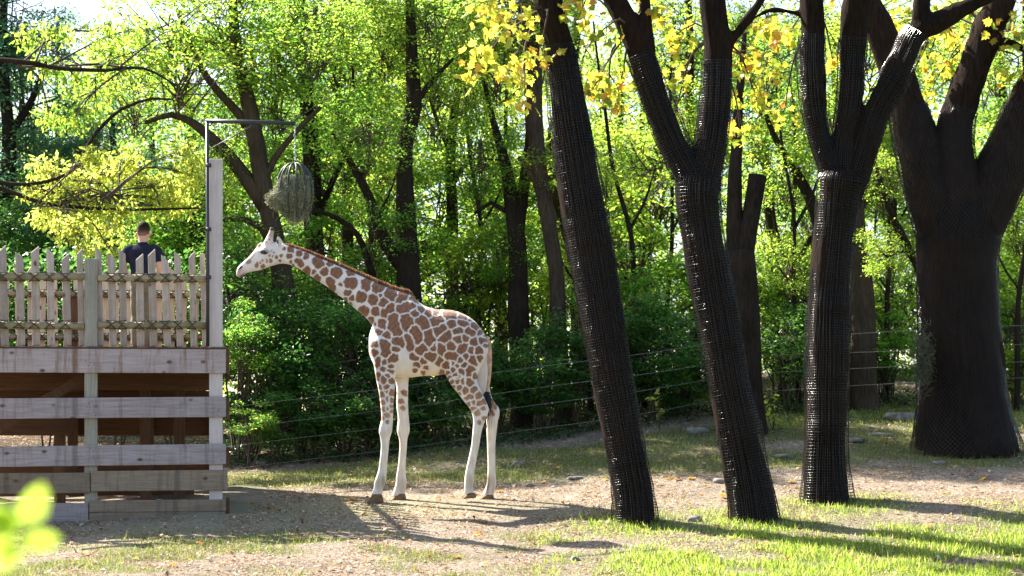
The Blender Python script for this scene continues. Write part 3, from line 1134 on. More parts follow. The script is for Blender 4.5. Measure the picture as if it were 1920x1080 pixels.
def build_giraffe():
    bm = bmesh.new()
    # trunk
    vsec([(692, 630, 662, .07), (697, 614, 676, .14), (706, 602, 690, .2), (720, 586, 700, .25), (745, 566, 707, .285), (770, 556, 708, .3), (795, 573, 705, .32), (820, 580, 704, .335),
          (845, 581, 700, .325), (868, 588, 694, .3), (886, 599, 688, .27), (900, 613, 684, .22), (910, 629, 676, .15), (915.5, 642, 664, .07)], bm, 2.15)
    # neck and head
    vsec([(778, 556, 660, .16), (762, 549, 668, .2), (745, 545, 660, .215), (725, 538, 640, .205), (706, 530.5, 619, .185), (688, 522, 598, .16), (670, 514, 582, .14), (642, 501.5, 559, .115),
          (618, 491, 541, .103), (601, 484, 530, .097), (570, 471, 510, .088), (552, 464.5, 500, .085), (540, 460, 495.5, .085), (528, 456, 494.5, .09), (516, 453.5, 497, .098), (505, 453, 500.5, .1),
          (497, 454, 503.5, .102), (490, 457, 506, .092), (484, 461, 507.5, .08), (478, 468, 508.5, .068), (470, 478, 510, .058), (463, 485, 512, .054), (456, 491, 517.5, .056), (450, 496.5, 520.5, .056),
          (446, 501, 520, .047), (443.5, 507, 517, .028)], bm, 2.2)
    # lower lip, brow ridge, forehead boss
    for s in (-1, 1):
        limb(bm, [(gx(502), s * .082, gz(468)), (gx(496), s * .1, gz(467)), (gx(489), s * .086, gz(470))], [.016, .022, .012], 10)
        # horns
        limb(bm, [(gx(503), s * .045, gz(457)), (gx(506), s * .05, gz(446)), (gx(509.5), s * .054, gz(434)), (gx(511.2), s * .056, gz(427.5))], [.068, .046, .031, .033], 12)
        # ears
        q = catmull([[gx(524), s * .08, gz(463), .02], [gx(525), s * .115, gz(456), .042], [gx(523.5), s * .135, gz(449), .03], [gx(522.5), s * .15, gz(443.5), .006]], 0.02)
        section_loft(bm, [((a_[0], a_[1], a_[2]), (a_[3], 0, 0), (0, a_[3] * .38 + .006, 0)) for a_ in q], 12, 2)
    limb(bm, [(gx(492), 0, gz(466)), (gx(487), 0, gz(460)), (gx(485), 0, gz(457.5))], [.06, .05, .036], 12)
    # near front leg, far front leg
    yn, yf = -0.15, 0.15
    hsec([(628, 700, 740, .1, yn), (650, 694, 746, .13, yn - .03), (680, 701, 747, .12, yn - .02), (711, 706, 742, .1, yn), (735, 711, 741, .085, yn), (758, 714, 739, .075, yn), (784, 716, 738, .067, yn),
          (800, 712.5, 737, .07, yn), (810, 711.5, 736, .07, yn), (822, 714, 732, .057, yn), (840, 715, 730, .05, yn), (874, 711.5, 727, .047, yn), (890, 707.5, 726, .052, yn), (903, 703, 724, .058, yn),
          (912, 702, 721, .055, yn), (920, 700, 719, .056, yn), (930, 696, 718, .06, yn)], bm)
    hsec([(640, 712, 760, .1, yf), (680, 725, 768, .11, yf), (719, 741, 765, .09, yf), (758, 742, 764.5, .075, yf), (784, 745, 766, .067, yf), (800, 743.5, 767.5, .07, yf), (810, 743.5, 767, .07, yf),
          (822, 747, 763.5, .057, yf), (840, 748, 762, .05, yf), (874, 745, 760, .047, yf), (892, 742, 761, .053, yf), (905, 741, 762, .058, yf), (915, 738.5, 760, .055, yf), (924, 735.5, 759, .057, yf), (931, 734, 760, .06, yf)], bm)
    # near hind leg, far hind leg
    yn, yf = -0.155, 0.15
    hsec([(622, 848, 896, .06, -.12), (645, 836, 911, .12, -.15), (670, 832, 910, .14, yn - .01), (690, 832, 902, .135, yn), (706, 837, 895, .12, yn), (720, 845, 897, .105, yn), (732, 854, 902, .095, yn), (745, 864, 908, .085, yn), (758, 874, 914, .075, yn),
          (769, 882.5, 917, .068, yn), (784, 887, 912, .06, yn), (798, 887, 907, .053, yn), (812, 886, 903, .05, yn), (836, 883.5, 899, .048, yn), (862, 878, 894, .047, yn), (887, 872.5, 889.5, .05, yn), (902, 871, 889, .056, yn),
          (912, 870.5, 887, .052, yn), (920, 870, 887.5, .055, yn), (926, 870.5, 890, .055, yn)], bm)
    hsec([(622, 856, 898, .06, .12), (645, 848, 913, .12, .15), (680, 850, 914, .135, yf), (706, 862, 916, .115, yf), (725, 878, 918, .1, yf), (742, 893, 921, .085, yf), (756, 903, 929, .075, yf), (766, 908, 936, .068, yf), (776, 910, 936.5, .064, yf),
          (790, 911.5, 933.5, .056, yf), (812, 912, 931, .05, yf), (836, 913, 929, .048, yf), (872, 914, 929, .047, yf), (890, 913.5, 929.5, .05, yf), (904, 912.5, 931, .056, yf), (914, 910, 928.5, .053, yf), (922, 906.5, 926, .054, yf), (930, 904, 926, .057, yf)], bm)
    me = remesh(bm, 0.0115, 7, 0.5)
    # coat: patches grown about seeds, divided by a pale net
    C1 = (435, 415, .1111)
    C2 = (540, 450, .1852)
    C3 = (680, 530, .1852)
    C4 = (680, 680, .2593)
    S = []
    for (ox, oy, k), lst in ((C1, [(895, 465, 22), (835, 590, 16), (710, 540, 14), (680, 520, 12), (700, 595, 16), (645, 590, 12), (755, 605, 22), (655, 670, 28), (595, 675, 26), (530, 675, 18), (490, 710, 15), (430, 740, 26),
                                   (525, 760, 24), (815, 668, 18), (285, 685, 30), (590, 360, 14), (612, 386, 11), (642, 386, 10), (662, 386, 11), (682, 358, 11), (712, 364, 10), (650, 320, 10), (686, 318, 10)]),
                             (C2, [(30, 103, 28), (20, 165, 22), (33, 218, 10), (125, 145, 30), (180, 165, 28), (110, 215, 28), (135, 250, 26), (195, 320, 34), (265, 330, 18), (298, 385, 32), (300, 220, 42), (325, 255, 38), (368, 325, 36), (425, 240, 26),
                                   (495, 335, 48), (435, 425, 38), (450, 488, 32), (535, 455, 14), (640, 335, 36), (642, 437, 56), (612, 545, 32), (645, 590, 28), (590, 605, 24), (635, 645, 16), (795, 440, 40), (795, 485, 36), (750, 580, 48), (870, 612, 46),
                                   (915, 490, 50), (943, 565, 14), (770, 725, 46), (893, 730, 38), (842, 815, 28), (848, 850, 16), (975, 640, 40), (1030, 555, 42), (1055, 570, 36), (985, 735, 36), (1035, 700, 38), (955, 860, 40), (922, 935, 30), (890, 855, 12), (50, 265, 12)]),
                             (C3, [(415, 150, 38), (385, 185, 28), (510, 170, 26), (545, 190, 20), (620, 222, 26), (395, 268, 38), (440, 250, 44), (500, 235, 34), (600, 275, 34), (540, 322, 32), (670, 315, 34), (740, 305, 26), (320, 370, 40), (320, 440, 48), (350, 500, 40),
                                   (445, 380, 40), (450, 440, 36), (475, 400, 34), (600, 395, 46), (635, 440, 40), (745, 395, 40), (790, 380, 36), (865, 335, 40), (920, 345, 32), (1000, 350, 26), (1040, 362, 20), (1095, 370, 20), (910, 428, 40), (1000, 412, 32), (1040, 425, 30), (1130, 440, 28), (1150, 460, 22), (1195, 515, 24), (1235, 535, 18),
                                   (255, 545, 30), (128, 640, 34), (122, 710, 36), (225, 620, 34), (245, 660, 36), (245, 720, 34), (360, 610, 38), (400, 610, 34), (345, 670, 24), (465, 575, 26), (485, 620, 28), (492, 665, 24), (540, 490, 36), (565, 545, 34), (575, 590, 26), (675, 530, 34), (680, 580, 40), (680, 625, 26),
                                   (770, 500, 36), (820, 465, 32), (830, 580, 36), (875, 540, 34), (940, 505, 32), (985, 490, 32), (1075, 495, 32), (1110, 515, 34), (965, 590, 38), (905, 650, 38), (1048, 575, 28), (1130, 610, 38), (1205, 590, 26), (1240, 590, 20), (620, 675, 38), (575, 705, 28),
                                   (730, 670, 26), (800, 670, 36), (815, 705, 28), (1000, 690, 36), (1030, 660, 32), (1100, 690, 27), (1170, 695, 29), (520, 750, 20), (548, 772, 20), (670, 755, 30), (715, 760, 28), (870, 745, 32), (900, 745, 24), (945, 755, 29), (1045, 760, 28), (788, 800, 27), (850, 840, 35), (915, 830, 15), (955, 850, 15),
                                   (1000, 790, 28), (1030, 838, 28), (1110, 790, 30), (1120, 820, 24), (1095, 870, 28), (920, 888, 19), (555, 835, 20), (625, 805, 24), (865, 920, 18), (812, 912, 17), (1005, 912, 28), (1070, 905, 24), (1080, 935, 18), (950, 935, 19), (872, 966, 17), (965, 1005, 20), (1015, 1008, 22), (1075, 1005, 26), (1090, 1035, 20), (985, 950, 13), (965, 970, 10),
                                   (175, 800, 27), (165, 845, 24), (222, 815, 26), (210, 870, 24), (315, 770, 28), (290, 800, 20), (290, 850, 17), (160, 945, 20), (162, 980, 18), (285, 910, 20), (265, 940, 15), (218, 985, 24), (220, 1015, 18), (295, 1000, 18), (195, 1060, 18), (240, 1062, 20), (535, 888, 12), (615, 915, 9), (640, 860, 11), (1180, 770, 20), (1245, 630, 16), (905, 1010, 15), (930, 1055, 12), (985, 1065, 18), (1130, 950, 16)]),
                             (C4, [(145, 235, 17), (155, 285, 14), (177, 212, 10), (212, 222, 14), (183, 272, 10), (213, 275, 11), (155, 340, 10), (188, 340, 8), (178, 380, 11), (150, 405, 8), (183, 430, 6), (212, 322, 7), (213, 350, 6), (700, 185, 16), (745, 208, 20), (800, 200, 18),
                                   (770, 255, 17), (793, 252, 14), (835, 245, 18), (775, 293, 13), (800, 290, 12), (845, 292, 16), (870, 290, 13), (830, 362, 12), (872, 330, 9), (800, 335, 9), (705, 225, 8), (945, 305, 18), (268, 283, 10), (295, 215, 12), (282, 325, 7), (880, 405, 8), (845, 435, 7), (940, 360, 10)])):
        for x, y, r_ in lst:
            S.append((ox + x * k, oy + y * k, r_ * k))
    S = np.array(S)
    n = len(me.vertices)
    co = np.empty(n * 3, np.float32)
    me.vertices.foreach_get('co', co)
    co = co.reshape(-1, 3).astype(float)
    px = co[:, 0] / GK + 815
    py = HOR - (co[:, 2] + gz0 - CZ) / GK
    far = co[:, 1] > 0
    jx = 1.1 * snoise(px / 7, py / 7, 1) + 0.45 * snoise(px / 1.8, py / 1.8, 2) + far * 3 * snoise(px / 30, py / 30, 30)
    jy = 1.1 * snoise(px / 7, py / 7, 5) + 0.45 * snoise(px / 1.8, py / 1.8, 6) + far * 3 * snoise(px / 30, py / 30, 31)
    # seeds nearer than their radii belong to one patch
    par = list(range(len(S)))

    def find(i):
        while par[i] != i:
            i = par[i]
        return i
    for i in range(len(S)):
        for j in range(i):
            if math.hypot(S[i, 0] - S[j, 0], S[i, 1] - S[j, 1]) < 0.93 * (S[i, 2] + S[j, 2]):
                par[find(i)] = find(j)
    gid = np.array([find(i) for i in range(len(S))])
    mask = np.zeros(n)
    for a0 in range(0, n, 20000):
        sl = slice(a0, a0 + 20000)
        d = np.hypot(px[sl, None] + jx[sl, None] - S[None, :, 0], py[sl, None] + jy[sl, None] - S[None, :, 1]) - S[None, :, 2]
        i0 = d.argmin(1)
        d0 = d[np.arange(len(d)), i0]
        d1 = np.where(gid[None, :] == gid[i0][:, None], 1e9, d).min(1)
        body = sstep(700, 735, px[sl])
        lim = (0.2 + 0.5 * body) * S[i0, 2] + 1.0 + 0.6 * body
        edge = np.minimum((d1 - d0) * 0.5 - 1.3, lim - d0)
        mask[sl] = np.clip(edge / 1.3 + 0.5, 0, 1)
    # colours
    low = sstep(745, 830, py)
    base = np.array([0.74, 0.69, 0.66])[None] * (1 - low[:, None]) + np.array([0.76, 0.7, 0.62])[None] * low[:, None]
    belly = np.clip((py - 668) / 35, 0, 1) * (px > 742) * (px < 840) * (py < 715)
    base = base * (1 - 0.5 * belly[:, None]) + np.array([0.75, 0.62, 0.42])[None] * 0.5 * belly[:, None]
    base *= (0.96 + 0.06 * snoise(px / 12, py / 12, 14))[:, None]
    legf = sstep(690, 780, py)[:, None]
    brown = np.array([0.215, 0.1, 0.053]) * (1 - legf) + np.array([0.36, 0.2, 0.11]) * legf
    brown = brown * (1 + 0.2 * snoise(px / 5, py / 5, 15) + 0.08 * snoise(px / 1.2, py / 1.5, 16))[:, None]
    headf = sstep(540, 500, px)[:, None]
    brown = brown * (1 - 0.5 * headf) + np.array([0.32, 0.2, 0.13]) * 0.5 * headf
    c = base * (1 - mask[:, None]) + brown * mask[:, None]

    smear = (low * np.clip(.35 + .5 * snoise(px / 6, py / 16, 24), 0, 1) * .5)[:, None]
    c = c * (1 - smear) + np.array([0.5, 0.37, 0.25]) * smear

    def spot(x, y, rx, ry, colr, amt=1.0, soft=0.4, ang=0.0):
        nonlocal c
        ca, sa = math.cos(ang), math.sin(ang)
        dx, dy = px + jx * .4 - x, py + jy * .4 - y
        q = np.hypot((dx * ca + dy * sa) / rx, (-dx * sa + dy * ca) / ry)
        w = (1 - sstep(1 - soft, 1 + soft, q))[:, None] * amt
        c = c * (1 - w) + np.array(colr) * w
    # muzzle, nostril, boss, horns, ear, fetlocks, chin
    spot(452, 512, 11, 9, (0.42, 0.27, 0.2), .5, .5)
    spot(456, 517, 8, 3.2, (0.36, 0.2, 0.11), .8, .4, -.35)
    spot(451.5, 502.5, 5.0, 2.3, (0.02, 0.015, 0.013), 1, .3, -.65)
    spot(458, 516, 9, 1.3, (0.1, 0.06, 0.045), .8, .4, -.32)
    spot(449, 508, 3, 5, (0.3, 0.2, 0.16), .5, .5)
    spot(485.5, 461, 5.0, 6.5, (0.24, 0.13, 0.08), .9, .3)
    spot(475, 478, 3, 10, (0.25, 0.15, 0.1), .7, .4, .6)
    spot(467, 489, 4.5, 7, (0.4, 0.3, 0.24), .4, .5, .7)
    spot(510, 436, 6, 11, (0.4, 0.24, 0.16), .75, .4)
    spot(511.5, 427, 7, 6.0, (0.015, 0.012, 0.012), 1, .2)
    spot(522, 455, 2.2, 4.5, (0.06, 0.045, 0.04), .9, .4)
    spot(496.5, 473.3, 9, 4.2, (0.10, 0.075, 0.06), .7, .3, -.08)
    for x, y in ((716, 906), (752, 912), (881, 905), (922, 910)):
        spot(x, y, 8, 16, (0.3, 0.2, 0.13), .45, .6)
    spot(720, 905, 3.5, 12, (0.2, 0.13, 0.08), .5, .6)
    spot(914, 908, 3, 20, (0.12, 0.08, 0.055), .8, .5)
    me.materials.clear()
    m, N, L, B = newmat('giraffe coat')
    at = N.new('ShaderNodeAttribute')
    at.attribute_name = 'coat'
    L.new(at.outputs['Color'], B.inputs['Base Color'])
    B.inputs['Roughness'].default_value = 0.62
    B.inputs['Specular IOR Level'].default_value = 0.25
    B.inputs['Sheen Weight'].default_value = 0.35
    B.inputs['Sheen Roughness'].default_value = 0.4
    nn = noise(N, L, 45, 5, 0.7, stretch=(1, 1, 0.35))
    bump(N, L, nn.outputs[0], 0.5, 0.014, B)
    me.materials.append(m)
    a = me.attributes.new('coat', 'FLOAT_COLOR', 'POINT')
    c4 = np.ones((n, 4), np.float32)
    c4[:, :3] = np.clip(c, 0.005, 0.9)
    a.data.foreach_set('color', c4.ravel())
    me.name = 'giraffe_body'
    obj('body', me, gir)
    # eyes
    for s in (-1, 1):
        bm = bmesh.new()
        bmesh.ops.create_uvsphere(bm, u_segments=20, v_segments=12, radius=1)
        for vv in bm.verts:
            vv.co = Vector((vv.co.x * .056, vv.co.y * .022, vv.co.z * .029))
        e = bpy.data.meshes.new('eye')
        bm.to_mesh(e)
        bm.free()
        e.polygons.foreach_set('use_smooth', np.ones(len(e.polygons), bool))
        e.materials.append(M['eye'])
        eo = obj('eye', e, gir, (gx(496.5), s * 0.113, gz(474)), (0, R(8), R(4 * s)))
        lm = MB()
        t = np.linspace(-1, 1, 9)
        lm.tube(np.stack([.06 * t, 0 * t + s * .012, .03 * (1 - t * t) + .002], -1), 0.007, 5)
        obj('eyelid', lm.mesh('eyelid', [simple_mat('eyelid', (0.55, 0.47, 0.4), .7)], True), eo)
    # hooves
    for (x0, x1, y0, y1, yy, lift) in ((689, 720, 926, 941, -.15, 0), (733, 761, 926, 939.5, .15, 0), (869.5, 893, 924, 934, -.155, .15), (899, 926.5, 928, 938.5, .15, 0)):
        xc = (x0 + x1) / 2
        xf, zg = gx(x0), hz(gx0 + gx(xc), GY + yy) - gz0 - .006
        zg = min(zg, gz(y1)) if lift == 0 else gz(y1)
        L_ = gx(x1) - gx(x0)
        zt = gz(y0)
        for sd_ in (-1, 1):
            bm = bmesh.new()
            secs = []
            for q, (f0, f1, zz, w) in enumerate(((0.0, 1.0, zg, .036), (0.04, 1.0, zg + (zt - zg) * .25, .036), (0.2, 0.97, zg + (zt - zg) * .6, .033), (0.36, 0.9, zt, .027))):
                a0, a1 = xf + L_ * f0, xf + L_ * f1
                dz = lift * 0.5 * (L_) * (1 if q == 0 else .3)
                secs.append((((a0 + a1) / 2, yy + sd_ * .031, zz), ((a1 - a0) / 2, 0, dz * .6), (0, w, 0)))
            section_loft(bm, secs, 16, 2.4)
            hm = bpy.data.meshes.new('hoof')
            bm.to_mesh(hm)
            bm.free()
            hm.polygons.foreach_set('use_smooth', np.ones(len(hm.polygons), bool))
            hm.materials.append(M['hoof'])
            obj('hoof', hm, gir)
    # mane
    r = np.random.default_rng(21)
    line = catmull([[gx(a_), 0, gz(b_), 0] for a_, b_ in ((531, 458), (540, 461), (577, 474), (614, 489.5), (651, 505.5), (688, 522), (725, 538), (745, 545.5), (758, 548.5), (768, 552), (780, 562))], 0.02)[:, :3]
    nh = 5200
    s = r.uniform(0, 1, nh)
    idx = s * (len(line) - 1)
    p = np.stack([np.interp(idx, np.arange(len(line)), line[:, q]) for q in range(3)], -1)
    p[:, 1] += r.normal(size=nh) * 0.011
    hh = np.interp(s, [0, .05, .5, .85, .93, 1], [.02, .045, .056, .06, .065, .01]) * r.uniform(.75, 1.15, nh)
    nrm = np.stack([np.full(nh, .2) + .12 * r.normal(size=nh), .16 * r.normal(size=nh) + p[:, 1] * 6, np.full(nh, 1.0)], -1)
    tmpl = (np.array([[0, .0035, -.25], [0, -.0035, -.25], [.015, .0025, .6], [.015, -.0025, .6], [.04, 0, 1.0]]), [np.array([[0, 1, 3, 2]]), np.array([[2, 3, 4]])])
    rot = basis(nrm, r.normal(size=(nh, 3)))
    sc3 = np.stack([hh, np.full(nh, 1.1), hh], -1)
    v, f = scatter(tmpl, p, rot, sc3)
    mo = obj('mane', mesh_np('mane', v, f, [M['mane']]), gir)
    # tail with tuft
    mb = MB()
    q = catmull([[gx(911), -.0, gz(633), .04], [gx(917), -.02, gz(650), .036], [gx(918.5), -.03, gz(680), .03], [gx(917), -.04, gz(710), .024], [gx(913), -.06, gz(737), .018]], .03)
    v, f = tube_geo(q[:, :3], q[:, 3], 12)
    mb.add(v, f)
    tl = obj('tail', mb.mesh('tail', [simple_mat('tail skin', (0.5, 0.33, 0.22), .8, var=.45, scale=14)], True), gir)
    mb = MB()
    for k in range(260):
        a0 = np.array([gx(913) + r.normal() * .012, -.06 + r.normal() * .012, gz(738) + r.uniform(-.03, .03)])
        long = r.random() < .12
        l = r.uniform(.12, .24) * (2.3 if long else 1)
        e = a0 + np.array([r.normal() * .035 - .012, r.normal() * .03 + (.04 if long else 0), -l])
        mb.tube(np.array([a0, (a0 + e) / 2 + np.array([r.normal() * .022 + .01, r.normal() * .02, 0]), e]), [.005, .0055, .002], 3, False)
    obj('tuft', mb.mesh('tuft', [M['tail_hair']]), tl)


build_giraffe()


# ------------------------------------------------------------------ the keeper on the platform
def build_person():
    pp = P(267, 660, 36.0)
    pr = thing('person', 'person in navy t-shirt and olive trousers standing on the platform, seen from behind', 'person', (pp[0], pp[1], deck_z + 0.002), R(-6))
    # body: x to the person's right as seen, y forward (away), z up; 1.87 m tall
    bm = bmesh.new()
    for s in (-1, 1):
        limb(bm, [(s * .2, 0, 1.5), (s * .245, -.03, 1.35), (s * .262, -.035, 1.2), (s * .25, .06, 1.09), (s * .19, .2, 1.06)], [.058, .052, .045, .042, .031], 14)
        # palm and fingers
        limb(bm, [(s * .19, .2, 1.06), (s * .165, .25, 1.055), (s * .14, .285, 1.05)], [.03, .04, .036], 12, .55)
        for q, (dz, l) in enumerate(((.033, .085), (.012, .095), (-.01, .09), (-.03, .07))):
            a = np.array([s * .142, .28, 1.05 + dz])
            limb(bm, [a, a + np.array([-s * .02, l * .45, 0]), a + np.array([-s * .05, l * .75, -.005]), a + np.array([-s * .075, l * .8, -.01])], [.0095, .0092, .0085, .0075], 8)
        limb(bm, [(s * .168, .235, 1.085), (s * .145, .265, 1.105), (s * .115, .295, 1.11)], [.0125, .0105, .009], 8)
    hd = []
    for z, yc, hx, hy in ((1.44, -.01, .1, .075), (1.5, -.005, .072, .07), (1.56, .01, .066, .068), (1.6, .03, .07, .082), (1.645, .045, .08, .097), (1.69, .04, .087, .104), (1.74, .035, .09, .105), (1.79, .03, .087, .1), (1.825, .025, .074, .085), (1.85, .02, .05, .06), (1.86, .02, .02, .03)):
        hd.append(((0.012 * (z - 1.5) / .3, yc, z), (hx, 0, 0), (0, hy, 0)))
    section_loft(bm, hd, 24, 2.1)
    limb(bm, [(0, .135, 1.7), (0, .16, 1.665), (0, .148, 1.645)], [.012, .018, .012], 8)      # nose
    limb(bm, [(-.025, .13, 1.62), (.0, .14, 1.618), (.03, .13, 1.62)], [.01, .012, .01], 8)   # lips
    for s in (-1, 1):
        limb(bm, [(s * .085 + .01, .025, 1.655), (s * .106 + .01, .015, 1.69), (s * .102 + .01, .018, 1.72)], [.011, .018, .012], 8, .6)  # ears
    body = remesh(bm, 0.0075, 3)
    body.materials.append(M['skin'])
    obj('body', body, pr)
    # hair: cap over the skull, clipped short at the neck
    bm = bmesh.new()
    hs = []
    for z, yc, hx, hy in ((1.665, -.03, .055, .035), (1.7, -.002, .086, .074), (1.74, .015, .0925, .1), (1.79, .02, .092, .108), (1.825, .02, .082, .1), (1.855, .02, .064, .078), (1.878, .02, .03, .042)):
        hs.append(((0.012 * (z - 1.5) / .3, yc, z), (hx, 0, 0), (0, hy, 0)))
    section_loft(bm, hs, 24, 2.1)
    hm = remesh(bm, 0.008, 3)
    hm.materials.append(M['hair'])
    obj('hair', hm, pr)
    # t-shirt: torso and sleeves
    bm = bmesh.new()
    ts = []
    for z, hx, hy, yc in ((.99, .168, .115, 0), (1.05, .163, .112, 0), (1.15, .168, .112, 0), (1.25, .185, .12, -.01), (1.35, .2, .128, -.015), (1.43, .212, .12, -.015), (1.48, .2, .1, -.01), (1.52, .15, .08, -.005), (1.545, .085, .07, 0), (1.575, .067, .068, 0)):
        ts.append(((0, yc, z), (hx, 0, 0), (0, hy, 0)))
    section_loft(bm, ts, 28, 2.3)
    for s in (-1, 1):
        limb(bm, [(s * .13, -.01, 1.475), (s * .205, -.02, 1.455), (s * .245, -.03, 1.37), (s * .262, -.035, 1.285)], [.075, .078, .074, .075], 16)
    sm = remesh(bm, 0.011, 3)
    co = np.empty(len(sm.vertices) * 3, np.float32)
    sm.vertices.foreach_get('co', co)
    co = co.reshape(-1, 3)
    co[:, 1] += 0.006 * snoise(co[:, 0] * 9, co[:, 2] * 9 + co[:, 0] * 6, 17) * (co[:, 2] < 1.45)
    sm.vertices.foreach_set('co', co.ravel())
    sm.materials.append(M['shirt'])
    sh = obj('t_shirt', sm, pr)
    cm = MB()
    t = np.linspace(0, 2 * math.pi, 25)
    cm.tube(np.stack([.07 * np.cos(t), .072 * np.sin(t), 1.565 + .012 * np.sin(t)], -1), .012, 6, False)
    obj('collar', cm.mesh('collar', [M['shirt']], True), sh)
    # trousers
    bm = bmesh.new()
    section_loft(bm, [((0, 0, z), (hx, 0, 0), (0, hy, 0)) for z, hx, hy in ((1.06, .155, .105), (.98, .165, .115), (.9, .172, .125), (.83, .165, .115))], 28, 2.4)
    for s in (-1, 1):
        limb(bm, [(s * .085, 0, .92), (s * .093, .0, .75), (s * .098, .01, .5), (s * .1, -.01, .3), (s * .102, -.015, .09)], [.09, .086, .072, .066, .066], 16)
    tm = remesh(bm, 0.012, 3)
    co = np.empty(len(tm.vertices) * 3, np.float32)
    tm.vertices.foreach_get('co', co)
    co = co.reshape(-1, 3)
    co[:, 1] += 0.008 * snoise(co[:, 0] * 5, co[:, 2] * 10, 18)
    co[:, 0] += 0.006 * snoise(co[:, 1] * 5, co[:, 2] * 11, 19)
    tm.vertices.foreach_set('co', co.ravel())
    tm.materials.append(M['trousers'])
    obj('trousers', tm, pr)
    for s in (-1, 1):
        bm = bmesh.new()
        section_loft(bm, [((s * .104, y, .0 + hzz), (hx, 0, 0), (0, 0, hzz)) for y, hx, hzz in ((-.085, .03, .04), (-.06, .042, .065), (0, .045, .062), (.07, .048, .045), (.14, .05, .035), (.185, .03, .025))], 18, 2.6)
        bmh = remesh(bm, 0.009, 2)
        bmh.materials.append(M['boot'])
        obj('shoe', bmh, pr)


build_person()


# ------------------------------------------------------------------ the netted trees
BASES = []


def netted_tree(label, Y, trunk, limbs, net_to, seed, flare=0.25, roots=4, cell=0.045, diamond=True, mat='bark_net', offset=0.025, n=26, wire=0.003, rough=0.06):
    tp = pxpath(trunk, Y)
    root = thing('netted_tree', label, 'tree', tp[0, :3] + np.array([0, 0, 0.25]))
    o = np.array(root.location)
    BASES.append((o[0], o[1], tp[0, 3]))
    rel = lambda q: np.hstack([q[:, :3] - o, q[:, 3:]])
    mb = MB()
    add_trunk(mb, rel(tp), step=0.07, n=n, seed=seed, flare=flare, roots=roots, rough=rough)
    lp = []
    for k, l in enumerate(limbs):
        q = pxpath(l, Y)
        lp.append(q)
        add_trunk(mb, rel(q), step=0.09, n=16, seed=seed + k + 1, rough=rough)
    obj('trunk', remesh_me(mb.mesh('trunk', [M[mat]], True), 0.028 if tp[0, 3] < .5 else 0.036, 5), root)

    def cut(q, zmax):
        c = catmull(q, 0.1)
        return c[c[:, 2] < zmax]
    paths = []
    for q in [tp] + lp:
        c = cut(q, CZ + (HOR - net_to) / F * Y)
        if len(c) > 4:
            if q is tp:
                e = np.exp(-(c[:, 2] - c[0, 2] - 0.25).clip(0) / 0.45)
                c[:, 3] *= 1 + e * flare * 0.75
                c = c[2:]
            else:
                pass
            paths.append(rel(c))
    obj('netting', net_mesh('netting', paths, cell, offset, wire, diamond, seed), root)
    return root, tp, lp


t1, t1p, t1l = netted_tree('leaning slim trunk in black square netting, first tree beside the giraffe hindquarters', 33.9,
    [(1193, None, 76), (1189, 940, 70), (1178, 870, 68), (1163, 780, 70), (1147, 700, 73), (1129, 600, 77), (1113, 500, 80), (1096, 400, 80), (1079, 300, 76), (1066, 220, 70), (1056, 150, 60), (1048, 100, 54), (1040, 40, 46), (1030, -60, 40), (1015, -200, 30), (990, -330, 16)],
    [[(1052, 120, 30), (1032, 85, 24), (1022, 50, 20), (1014, 0, 18), (1000, -80, 14), (975, -200, 8)],
     [(1036, 0, 26), (1060, -80, 20), (1100, -180, 12), (1130, -260, 7)]], 85, 1, 0.12, 3, 0.031, False, offset=0.024)
t2, t2p, t2l = netted_tree('leaning dark trunk in black netting that forks into two limbs', 34.0,
    [(1417, None, 88), (1412, 950, 82), (1400, 880, 76), (1384, 800, 75), (1367, 720, 72), (1350, 620, 74), (1332, 520, 76), (1317, 430, 74), (1309, 370, 78), (1312, 335, 80), (1313, 316, 52), (1313, 306, 16)],
    [[(1316, 375, 66), (1296, 330, 60), (1268, 275, 56), (1240, 210, 54), (1217, 150, 52), (1195, 90, 50), (1172, 40, 46), (1148, -10, 42), (1115, -90, 34), (1070, -200, 20), (1040, -280, 10)],
     [(1310, 360, 66), (1325, 310, 60), (1336, 250, 56), (1341, 180, 54), (1343, 100, 52), (1337, 20, 50), (1330, -60, 42), (1322, -180, 28), (1318, -300, 14)],
     [(1212, 135, 36), (1214, 80, 30), (1208, 20, 26), (1198, -60, 20), (1190, -200, 10)],
     [(1344, 150, 22), (1362, 90, 22), (1385, 55, 19), (1415, 15, 16), (1445, -40, 12), (1500, -120, 7)]], 100, 2, 0.14, 3, 0.031, False)
t3, t3p, t3l = netted_tree('upright trunk in black netting that forks into three limbs', 35.6,
    [(1551, None, 100), (1550, 930, 88), (1549, 860, 79), (1550, 780, 77), (1551, 650, 76), (1556, 540, 74), (1564, 450, 72), (1572, 380, 74), (1577, 335, 80), (1578, 316, 52), (1578, 305, 16)],
    [[(1572, 370, 50), (1556, 310, 44), (1538, 262, 40), (1526, 205, 44), (1521, 148, 48), (1522, 80, 45), (1523, 0, 42), (1520, -100, 32), (1512, -220, 18)],
     [(1578, 370, 56), (1578, 310, 50), (1582, 260, 44), (1592, 190, 45), (1596, 130, 46), (1601, 60, 50), (1608, 0, 48), (1622, -90, 36), (1640, -220, 18)],
     [(1582, 385, 54), (1602, 330, 54), (1622, 270, 53), (1645, 205, 52), (1676, 150, 52), (1702, 95, 48), (1720, 62, 46), (1755, 42, 38), (1800, 18, 33), (1850, -8, 30), (1910, -60, 24), (1960, -150, 14)],
     [(1706, 85, 34), (1722, 45, 34), (1728, 0, 32), (1735, -80, 26), (1750, -200, 12)],
     [(1505, 28, 12, 0.1), (1470, 20, 12), (1440, 20, 10), (1400, 42, 8)]], 60, 3, 0.16, 4, 0.031, False)
